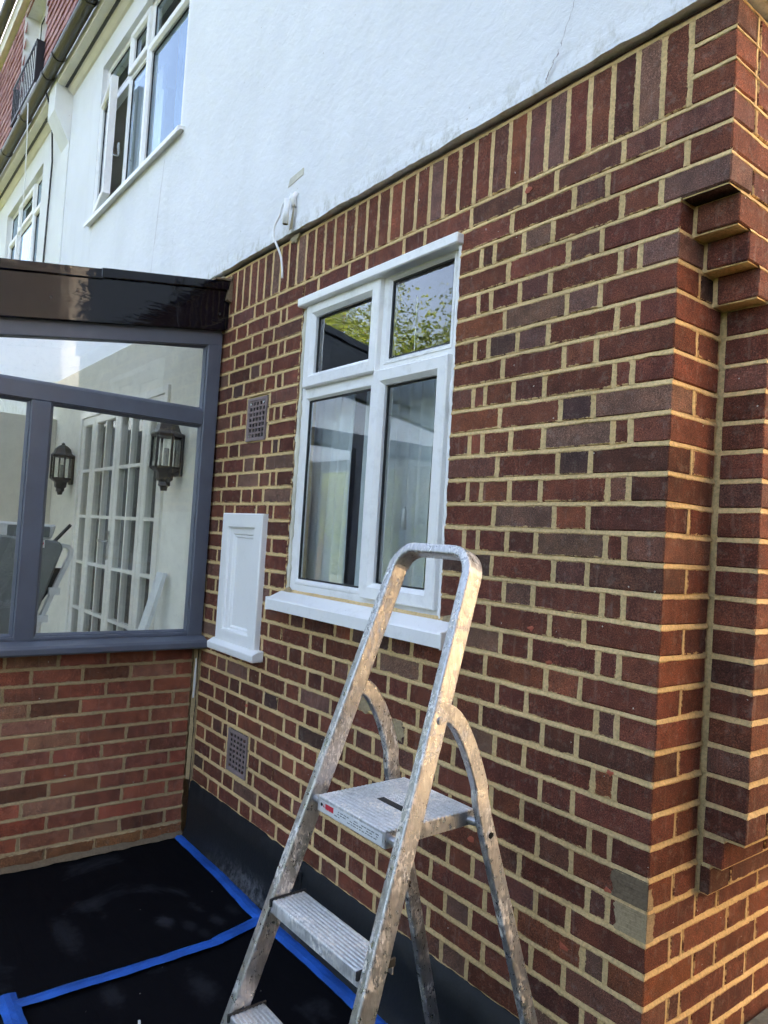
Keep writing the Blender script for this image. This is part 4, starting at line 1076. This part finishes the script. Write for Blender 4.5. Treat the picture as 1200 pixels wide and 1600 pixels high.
for y, z in ((-0.055, ztop(-0.055)-0.165), (-0.86, ztop(-0.86)-0.150), (-1.7, ztop(-1.7)-0.15)):
    MB().tube([M(y, 0.030, z), M(y, 0.037, z)], 0.007, 10).build('screw', M_BLACKMETAL, fa)
MB().prism([(-2.62, -0.004, 2.862), (-2.49, -0.004, 2.862), (-2.49, -0.10, 2.850), (-2.62, -0.10, 2.850)], (0, 0, 0.010)).build('flashing', M_CEM2, sr)
MB().prism([(-2.49, -0.004, 2.75), (-2.49, -0.03, 2.76), (-2.49, -0.012, 2.885), (-2.49, -0.004, 2.89)], (-0.10, 0, 0)).build('flashing', M_CEM2, sr)
# roof sheets made translucent to brighten the room inside, far end wall, front glazing, floor
M_POLY, t = newmat('opal_roof_sheet')
b_ = nd(t, 'ShaderNodeBsdfTranslucent', None, {0: (0.80, 0.79, 0.74, 1)}); d_ = nd(t, 'ShaderNodeBsdfDiffuse', None, {0: (0.5, 0.5, 0.48, 1)})
mx = nd(t, 'ShaderNodeMixShader', None, {0: 0.1}); t.links.new(b_.outputs[0], mx.inputs[1]); t.links.new(d_.outputs[0], mx.inputs[2]); o_ = nd(t, 'ShaderNodeOutputMaterial'); t.links.new(mx.outputs[0], o_.inputs[0])
xs = [-2.64, -3.45, -4.25, -5.05, -5.95]
for a, b in zip(xs[:-1], xs[1:]):
    MB().poly([(a-0.002, -0.006, ztop(0)-0.06), (b+0.002, -0.006, ztop(0)-0.06), (b+0.002, YE, ztop(YE)-0.06), (a-0.002, YE, ztop(YE)-0.06)]).build('roof_sheet', M_POLY, sr, fix=False)
MB().box(-6.0, -5.86, YE, -0.006, 0.0, 2.45).build('end_wall', M_PLASTER2, sr)
MB().box(-5.86, -2.73, YE-0.1, YE+0.02, -0.1, 0.985).build('front_plinth', M_PMORTAR, sr)
for x in (-5.82, -5.05, -4.25, -3.45, -2.64): MB().box(x-0.04, x+0.04, YE-0.05, YE+0.02, 0.985, 2.26).build('front_post', M_FRAME, sr)
MB().box(-5.86, -2.6, YE-0.06, YE+0.03, 2.26, 2.40).build('front_head', M_FRAME, sr)
for a, b in zip((-5.78, -5.01, -4.21, -3.41), (-5.09, -4.29, -3.49, -2.68)):
    MB().poly([(a, YE-0.015, 0.985), (b, YE-0.015, 0.985), (b, YE-0.015, 2.26), (a, YE-0.015, 2.26)]).build('pane', M_GLASS2, sr, fix=False)
struct(MB().box(-5.86, -2.73, YE, -0.006, -0.05, 0.04).build('sunroom_floor', plain('pale_floor', (0.62, 0.60, 0.55), 0.5)))

# wall lanterns beside the french doors
def lantern(x, lab):
    c = (x, -0.09, 1.775)
    t_ = thing('wall_lantern', lab, 'lantern', c, 'lanterns beside the french doors')
    MB().lathe(c, [(0, 0.0), (0.018, 0.0), (0.022, 0.022), (0.034, 0.03), (0.030, 0.05), (0.045, 0.062), (0.050, 0.10), (0.085, 0.125), (0.088, 0.135), (0, 0.135)], 6).build('base', M_LANTERN, t_)
    MB().lathe(c, [(0, 0.30), (0.088, 0.30), (0.092, 0.318), (0.072, 0.335), (0.060, 0.37), (0.030, 0.395), (0.012, 0.40), (0.016, 0.41), (0.0, 0.42)], 6).build('cap', M_LANTERN, t_)
    for k in range(6):
        a = 2*math.pi*k/6; q = (c[0]+0.080*math.cos(a), c[1]+0.080*math.sin(a))
        MB().box(q[0]-0.006, q[0]+0.006, q[1]-0.006, q[1]+0.006, c[2]+0.13, c[2]+0.305).build('bar', M_LANTERN, t_)
    for k in range(6):
        a, b = 2*math.pi*k/6, 2*math.pi*(k+1)/6
        MB().poly([(c[0]+0.074*math.cos(a), c[1]+0.074*math.sin(a), c[2]+0.135), (c[0]+0.074*math.cos(b), c[1]+0.074*math.sin(b), c[2]+0.135), (c[0]+0.074*math.cos(b), c[1]+0.074*math.sin(b), c[2]+0.30), (c[0]+0.074*math.cos(a), c[1]+0.074*math.sin(a), c[2]+0.30)]).build('pane', M_GLASS4, t_, fix=False)
    MB().tube([(c[0], c[1], c[2]+0.135), (c[0], c[1], c[2]+0.24)], 0.016, 10).build('lamp_holder', M_GREYPL, t_)
    MB().box(x-0.05, x+0.05, -0.022, -0.005, 1.86, 2.10).build('back_plate', M_LANTERN, t_, bevel=0.006)
lantern(-3.02, 'black wall lantern nearest the slate blue corner stile')
lantern(-5.24, 'black wall lantern left of the french doors, beyond them')
# leaning white board
tag(MB().prism([(-3.13, -0.36, 0.04), (-3.03, -0.36, 0.04), (-3.03, -0.03, 1.31), (-3.13, -0.03, 1.31)], (0, -0.022, 0.004)).build('board', M_WOODW), 'narrow white board leaning on the wall inside the sunroom', 'board')
# folded exercise machine
tm = thing('folded_machine', 'folded grey machine with white side rail inside the sunroom', 'exercise machine', (-3.6, -0.7, 0.04))
xd = -3.55
dk = [(-0.462, 1.405), (-0.470, 1.44), (-0.495, 1.452), (-0.80, 1.475), (-1.05, 0.45), (-0.99, 0.20), (-0.70, 0.40), (-0.575, 1.03)]
dko = MB().prism([(xd, y, z) for y, z in dk], (-0.10, 0, 0)).build('deck', M_GREYPL, tm, bevel=0.012)
rp = [(-0.53, 1.425), (-0.47, 1.428), (-0.425, 1.420), (-0.408, 1.40), (-0.412, 1.36), (-0.469, 1.22), (-0.545, 1.0), (-0.80, 0.30), (-0.86, 0.06)]
MB().sweep([(xd-0.04, y, z) for y, z in rp], [(0.012, 0.02), (0.012, -0.02), (-0.012, -0.02), (-0.012, 0.02)], (1, 0, 0)).build('side_rail', M_WMETAL, tm)
for z0_, y0_ in ((1.16, -0.49), (1.00, -0.545)):
    MB().box(xd-0.03, xd-0.002, y0_-0.03, y0_+0.03, z0_-0.02, z0_+0.02).build('cross_plate', M_WMETAL, tm)
MB().prism([(xd-0.05, -0.47, 1.215), (xd-0.05, -0.435, 1.29), (xd-0.05, -0.50, 1.29), (xd-0.05, -0.575, 1.05)], (-0.04, 0, 0)).build('motor_cover', M_RUBBER, tm)
cs = MB().prism([(xd-0.14, -0.47, 1.545), (xd-0.14, -0.80, 1.55), (xd-0.14, -0.80, 1.45), (xd-0.14, -0.495, 1.455)], (-0.05, 0, 0)).build('console', M_WMETAL, tm, bevel=0.012)
MB().box(xd-0.139, xd-0.132, -0.74, -0.51, 1.468, 1.532).build('console_panel', M_GREYPL, cs, bevel=0.004)
MB().tube([(xd-0.08, -0.50, 1.44), (xd-0.08, -0.41, 1.55)], 0.010, 8).build('arm', M_RUBBER, tm)
MB().box(xd, xd+0.003, -0.60, -0.565, 1.41, 1.455).build('sticker', M_STICKER, dko)
MB().tube([(xd+0.002, -0.58, 1.435), (xd+0.005, -0.58, 1.435)], 0.010, 10).build('sticker_mark', M_RED, dko)
MB().box(xd-0.4, xd+0.02, -1.0, -0.72, 0.04, 0.10).build('base', M_RUBBER, tm, bevel=0.01)

# ================================================================== SMALL THINGS ON THE WALL
cb = thing('conduit_stub', 'white conduit stub with a loose white cable below the render', 'conduit', (-1.88, -0.03, 2.95))
pth = [(-1.86, -0.02, 3.072), (-1.865, -0.05, 3.080), (-1.872, -0.062, 3.066), (-1.876, -0.062, 2.955)]
MB().tube(pth, 0.0135, 12).build('pipe', M_WPAINT, cb, smooth=True)
MB().tube([(-1.876, -0.062, 2.958), (-1.876, -0.062, 2.9545)], 0.0105, 12).build('pipe_mouth', M_CEM2, cb)
MB().tube([(-1.845, -0.03, 3.095), (-1.85, -0.045, 3.07), (-1.855, -0.032, 3.035)], 0.012, 8).build('clip', M_UPVC, cb, smooth=True)
cp = [(-1.885, -0.058, 3.062), (-1.909, -0.06, 3.058), (-1.935, -0.062, 3.01), (-1.966, -0.066, 2.967), (-1.966, -0.066, 2.92), (-1.95, -0.06, 2.886), (-1.925, -0.055, 2.845), (-1.911, -0.05, 2.809), (-1.906, -0.045, 2.765), (-1.908, -0.04, 2.725)]
def smooth_path(P, n=5):
    P = [Vector(p) for p in P]; out = []
    for i in range(len(P)-1):
        a, b, c, d = P[max(i-1, 0)], P[i], P[i+1], P[min(i+2, len(P)-1)]
        for k in range(n):
            t = k/n; out.append(0.5*((2*b)+(-a+c)*t+(2*a-5*b+4*c-d)*t*t+(-a+3*b-3*c+d)*t**3))
    return out+[P[-1]]
MB().tube(smooth_path(cp), 0.0050, 8).build('cable', M_WPAINT, cb, smooth=True)
M_STAIN = plain('rust_stain', (0.36, 0.29, 0.18), 0.9, var=0.3)
mb = MB(); mb.add([(-1.848, -0.041, 3.04), (-1.838, -0.041, 3.04), (-1.842, -0.043, 2.93), (-1.872, -0.043, 2.93)], [(0, 1, 2, 3)]); mb.build('stain', M_STAIN, rw, fix=False)
blob('stain', FR(-0.01), -1.87, 2.905, 0.035, 0.02, M_STAIN, rw, d=0.002, seed=44)

# ================================================================== BLUE TAPE
def tape(name, pts, wd, lab, seed):
    rnd = random.Random(seed); mb = MB(); P = []
    for a, b in zip(pts[:-1], pts[1:]):
        n = max(3, int((Vector(b)-Vector(a)).length/0.04))
        P += [Vector(a)+(Vector(b)-Vector(a))*i/n for i in range(n)]
    P.append(Vector(pts[-1]))
    for i, p in enumerate(P):
        t = (P[min(i+1, len(P)-1)]-P[max(i-1, 0)]).normalized(); nn = Vector((-t.y, t.x, 0))
        w_ = wd/2*(1+rnd.uniform(-.05, .05)); z = 0.0125+rnd.uniform(0, 0.0022)
        for s in (-1, -0.3, 0.35, 1): mb.v.append((p.x+nn.x*w_*s, p.y+nn.y*w_*s, p.z+z+(0.0018*rnd.random() if abs(s) < 1 else -0.004)))
    for i in range(len(P)-1):
        for k in range(3): a = i*4+k; mb.f.append((a, a+4, a+5, a+1))
    return tag(mb.build(name, M_TAPE, smooth=False), lab, 'tape')
tape('masking_tape', [(-2.585, -0.045, 0.0), (-2.1, -0.050, 0), (-1.74, -0.072, 0), (-1.3, -0.060, 0), (-0.7, -0.062, 0), (-0.05, -0.060, 0)], 0.060, 'blue masking tape strip along the foot of the black skirting', 1)
tape('masking_tape', [(-1.655, -0.085, 0.0025), (-1.605, -0.30, 0.0025)], 0.055, 'short blue masking tape piece joining the skirting tape to the long strip', 2)
tape('masking_tape', [(-1.600, -0.28, 0.004), (-1.592, -0.6, 0.004), (-1.597, -1.02, 0.004), (-1.60, -1.25, 0.004)], 0.050, 'long blue masking tape strip crossing the black membrane', 3)
tape('masking_tape', [(-1.66, -1.015, 0.0065), (-1.40, -1.02, 0.0065), (-1.1, -1.03, 0.0065)], 0.06, 'blue masking tape piece at the lower left edge of the picture', 4)
tag(MB().prism([(-1.315, -0.70, 0.008), (-1.29, -0.708, 0.008), (-1.288, -0.700, 0.008), (-1.312, -0.693, 0.008)], (0, 0, 0.006)).build('wood_chip', M_WOODW), 'tiny pale wood chip lying on the black membrane', 'chip')

# ================================================================== STEP LADDER
q = dict(x0=-0.3584, y0=-0.6272, th=0.0138, hp=0.9674, sp=0.242, wp=0.1691, tp=0.0737, mf=0.3429, D=0.2687, wr=0.1632, trr=0.0615, mr=0.3276, yr=0.2568)
e1 = Vector((math.cos(q['th']), math.sin(q['th']), 0)); e2 = Vector((-math.sin(q['th']), math.cos(q['th']), 0)); O = Vector((q['x0'], q['y0'], 0)); HP = q['hp']
def P(a, b, z): return O+e1*a+e2*b+Vector((0, 0, z))
lad = thing('step_ladder', 'aluminium platform step ladder splashed with paint in front of the wall', 'step ladder', P(0, 0, 0))
tilt = (e2*q['mf']+Vector((0, 0, 1))).normalized(); nB = tilt.cross(e1)     # depth direction of the front frame
if nB.dot(e2) < 0: nB = -nB
TPL = 0.0557
def stile(z, s, off=0.025): return P(s*(q['wp']+(q['tp'] if s > 0 else TPL)*(HP-z)), -q['mf']*(HP-z), z)+nB*off
def rr_prof(hw, hd, r=0.005):
    pts = []
    for cx, cy, a0 in ((hw-r, hd-r, 0), (-hw+r, hd-r, 90), (-hw+r, -hd+r, 180), (hw-r, -hd+r, 270)):
        for k in range(4): a = R(a0+30*k); pts.append((cx+r*math.cos(a), cy+r*math.sin(a)))
    return pts
ztop_ = 1.573; rad = 0.062
path = []
zs_ = [0.006, 0.2, 0.5, 0.8, 1.1, 1.3, 1.45]
zA = ztop_-rad/tilt.z*0.98
for z in zs_: path.append(stile(z, -1))
aL = stile(zA, -1); aR = stile(zA, 1); wd = (aR-aL).length
cL = aL+e1*rad; cR = aR-e1*rad
for k in range(0, 10): a = R(180-90*k/9); path.append(cL+e1*rad*math.cos(a)+tilt*rad*math.sin(a))
for k in range(1, 4): path.append(cL.lerp(cR, k/4)+tilt*rad)
for k in range(0, 10): a = R(90-90*k/9); path.append(cR+e1*rad*math.cos(a)+tilt*rad*math.sin(a))
for z in zs_[::-1]: path.append(stile(z, 1))
MB().sweep(path, rr_prof(0.0125, 0.025), nB).build('front_frame', M_ALU, lad, smooth=False, bevel=0)
for s in (-1, 1):
    b0 = -q['mf']*(HP-1.205)+0.045
    def rear(z): return P(s*(q['wr']+q['trr']*(HP-z)), q['yr']+q['mr']*(HP-z), z)
    wl0 = q['wp']+(q['tp'] if s > 0 else TPL)*(HP-1.2)+(0 if s > 0 else 0.003)
    pr = smooth_path([P(s*wl0, b0-0.03, 1.225), P(s*wl0, b0+0.03, 1.195), P(s*(wl0+0.001), b0+0.075, 1.135), P(s*(wl0+0.004), q['yr']-0.012, 1.04), rear(0.96), rear(0.6), rear(0.3), rear(0.006)], 6)
    bn = e1.copy()
    MB().sweep(pr, rr_prof(0.020, 0.0105, 0.004), bn).build('rear_leg', M_ALU, lad)
    # rivet and pin
    c = stile(1.205, s); MB().tube([c+e1*0.011*s, c+e1*0.016*s], 0.009, 10).build('rivet', M_ALU, lad)
    if s > 0: MB().tube([c-e1*0.0, c+e1*0.017], 0.008, 10).build('rivet', M_ALU, lad)
    pz = P(s*0.1245, 0.016, HP-0.020); MB().tube([pz, pz+e1*s*(q['wp']-0.126)], 0.010, 12).build('pivot_pin', M_ALU, lad)
    pz = P(s*0.124, q['D']-0.02, HP-0.022); MB().tube([pz, P(s*(q['wr']-0.008), q['yr']+0.004, HP-0.022)], 0.010, 12).build('pivot_pin', M_ALU, lad)
    cc_ = rear(HP-0.045); MB().tube([cc_+e1*s*0.0095, cc_+e1*s*0.012], 0.011, 14).build('eyelet', M_ALU, lad); MB().tube([cc_+e1*s*0.0115, cc_+e1*s*0.0125], 0.0075, 12).build('eyelet_hole', M_DARK, lad)
    for f_, o_ in ((stile(0.0, s), 0), (rear(0.0), 1)):
        MB().box(f_.x-0.018, f_.x+0.018, f_.y-0.034, f_.y+0.034, 0.0125, 0.045).build('rubber_foot', M_RUBBER, lad, bevel=0.005)
MB().tube([P(-(q['wr']+q['trr']*0.72), q['yr']+q['mr']*0.86, 0.11), P(q['wr']+q['trr']*0.86, q['yr']+q['mr']*0.86, 0.11)], 0.010, 8).build('rear_brace', M_ALU, lad)
def ribbed(a0, a1, b0, b1, z, th_, ribs, lip):
    """tread section swept along the width: ribbed top, turned-down lips"""
    n = ribs; prof = []
    for i in range(n):
        c = b0+(b1-b0)*(i+0.5)/n; hw = (b1-b0)/n
        prof += [(c-hw*0.46, z-0.0022), (c-hw*0.26, z), (c+hw*0.26, z), (c+hw*0.46, z-0.0022)]
    prof = [(b0, z-0.004)]+prof+[(b1, z-0.004), (b1, z-lip), (b1-0.003, z-lip), (b1-0.003, z-th_), (b0+0.003, z-th_), (b0+0.003, z-lip), (b0, z-lip)]
    return MB().prism([P(a0, b, zz) for b, zz in prof], e1*(a1-a0))
pf = ribbed(-0.126, 0.126, 0.0, q['D'], HP, 0.012, 22, 0.036).build('platform', M_TREAD, lad)
for s in (-1, 1): MB().prism([P(s*0.126, 0.001, HP-0.002), P(s*0.126, q['D']-0.001, HP-0.002), P(s*0.126, q['D']-0.012, HP-0.033), P(s*0.126, 0.001, HP-0.036)], e1*s*0.003).build('platform_side', M_ALU, pf)
MB().prism([P(-0.035, 0.105, HP-0.0005), P(0.060, 0.105, HP-0.0005), P(0.060, 0.125, HP-0.0005), P(-0.035, 0.125, HP-0.0005)], (0, 0, 0.0016)).build('grip_slot', M_RUBBER, pf, bevel=0.0)
# safety sticker along the front edge
def fp(a0, a1, z0_, z1_, d, name, mat, par): return MB().prism([P(a0, -d, HP-z0_), P(a1, -d, HP-z0_), P(a1, -d, HP-z1_), P(a0, -d, HP-z1_)], e2*(d+0.0005)).build(name, mat, par)
st = fp(-0.116, 0.118, 0.009, 0.034, 0.0010, 'safety_sticker', M_STICKER, pf); st['label'] = 'white safety sticker with a red block'
fp(-0.094, -0.062, 0.012, 0.024, 0.0016, 'red_block', M_RED, st)
MB().tube([P(-0.110, -0.0008, HP-0.018), P(-0.110, -0.0017, HP-0.018)], 0.0042, 10).build('round_mark', M_INK, st)
MB().prism([P(-0.104, -0.0016, HP-0.022), P(-0.097, -0.0016, HP-0.022), P(-0.1005, -0.0016, HP-0.015)], e2*0.0008).build('triangle_mark', M_RED, st)
rnd = random.Random(2); ink = MB()
for row in range(3):
    a = -0.057
    while a < 0.105:
        L = rnd.uniform(0.004, 0.012); z = 0.0135+row*0.0055
        if rnd.random() < 0.85: ink.prism([P(a, -0.0014, HP-z), P(a+L, -0.0014, HP-z), P(a+L, -0.0014, HP-z-0.0022), P(a, -0.0014, HP-z-0.0022)], e2*0.0006)
        a += L+rnd.uniform(0.002, 0.005)
ink.build('small_print', M_GREYPL, st)
for n in (1, 2, 3):
    z = HP-n*q['sp']; b = -q['mf']*n*q['sp']; wdt = q['wp']+q['tp']*n*q['sp']-0.0128; wdl = q['wp']+TPL*n*q['sp']-0.0128
    sp_ = ribbed(-wdl, wdt, b-0.002, b+0.086, z, 0.010, 9, 0.030).build('step', M_TREAD, lad)
    for s in (1, -1):
        wdt = wdt if s > 0 else wdl
        MB().prism([P(s*(wdt-0.006), b-0.008, z+0.0035), P(s*(wdt-0.006), b+0.092, z+0.0035), P(s*(wdt-0.006), b+0.092, z-0.016), P(s*(wdt-0.006), b-0.008, z-0.016)], e1*s*0.0065).build('end_cap', M_RUBBER, sp_, bevel=0.002)

# ================================================================== GARDEN (seen in the window glass)
def tree(x, y, h, rx, rz, lab, mat, seed, n=100, per=400, ls=0.052):
    rnd = random.Random(seed); t_ = thing('tree', lab, 'tree', (x, y, 0), 'garden trees')
    mb = MB(); mb.tube([(x, y, -0.05), (x+0.1, y, h*0.25), (x-0.05, y+0.1, h*0.5), (x, y, h*0.8)], [0.22, 0.17, 0.12, 0.04], 9)
    cl = []
    for i in range(n):
        a = rnd.uniform(0, 6.28); u = rnd.uniform(-1, 1); r = rnd.uniform(0.55, 1.0)
        c = Vector((x+rx*r*math.sqrt(1-u*u)*math.cos(a), y+rx*r*math.sqrt(1-u*u)*math.sin(a), h-rz+rz*r*u)); cl.append(c)
        if i % 3 == 0: mb.tube([(x, y, h*0.3+rnd.random()*h*0.25), ((x+c.x)/2, (y+c.y)/2, (h*0.45+c.z)/2), tuple(c)], [0.07, 0.045, 0.012], 6)
    mb.build('trunk', M_BARK, t_, smooth=True)
    vs = []; fs = []; tn = []
    for c in cl:
        R_ = rnd.uniform(0.35, 0.75)*rx/2.6; base = rnd.random()
        for k in range(per):
            d = Vector((rnd.gauss(0, 1), rnd.gauss(0, 1), rnd.gauss(0, 0.8))); p_ = c+d*R_*0.6
            ax = Vector((rnd.gauss(0, 1), rnd.gauss(0, 1), rnd.gauss(0, 1))).normalized(); bx = ax.orthogonal().normalized(); s = ls*rnd.uniform(0.6, 1.3)
            b = len(vs); vs += [tuple(p_-ax*s), tuple(p_+bx*s*0.45), tuple(p_+ax*s), tuple(p_-bx*s*0.45)]; fs.append((b, b+1, b+2, b+3)); tn += [min(1, max(0, base*0.6+rnd.random()*0.4))]*4
    mb = MB(); mb.v = vs; mb.f = fs; o = mb.build('crown', mat, t_, fix=False); o['kind'] = 'stuff'
    o.data.attributes.new('tone', 'FLOAT', 'POINT').data.foreach_set('value', tn)
tree(-11.4, -8.8, 6.5, 2.7, 2.7, 'bright leafy tree reflected in the top right pane', M_LEAF, 1)
tree(-15.6, -9.2, 8.8, 3.3, 3.8, 'tall leafy tree reflected in the top left pane', M_LEAF, 2)
tree(-7.2, -10.8, 6.0, 2.4, 2.7, 'round garden tree reflected at the right edge of the glass', M_LEAF, 3)
tree(-20.5, -10, 9.5, 3.4, 3.6, 'far garden tree reflected beyond the others', M_LEAF2, 4)
tree(7.5, -17, 5.0, 2.4, 2.0, 'dark garden tree behind the viewer toward the passage', M_LEAF2, 6)
tree(-9.6, -9.2, 3.3, 1.5, 1.5, 'bright rounded shrub reflected low in the window', M_LEAF, 7, 40, 260, 0.055)
tree(-12.8, -9.6, 3.6, 1.7, 1.7, 'bright tall shrub reflected low in the left pane', M_LEAF, 8, 40, 260, 0.055)
vs = []; fs = []; tn = []; rnd = random.Random(9)
for i in range(9000):
    p_ = Vector((rnd.uniform(-26, 12), -15.5+rnd.gauss(0, 0.5), rnd.uniform(0, 2.4))); ax = Vector((rnd.gauss(0, 1), rnd.gauss(0, 1), rnd.gauss(0, 1))).normalized(); bx = ax.orthogonal().normalized(); s = 0.16
    b = len(vs); vs += [tuple(p_-ax*s), tuple(p_+bx*s*0.5), tuple(p_+ax*s), tuple(p_-bx*s*0.5)]; fs.append((b, b+1, b+2, b+3)); tn += [rnd.random()]*4
mb = MB(); mb.v = vs; mb.f = fs; hd = mb.build('hedge', M_LEAF2, fix=False); hd.data.attributes.new('tone', 'FLOAT', 'POINT').data.foreach_set('value', tn)
tag(hd, 'long garden hedge behind the viewer', 'hedge')
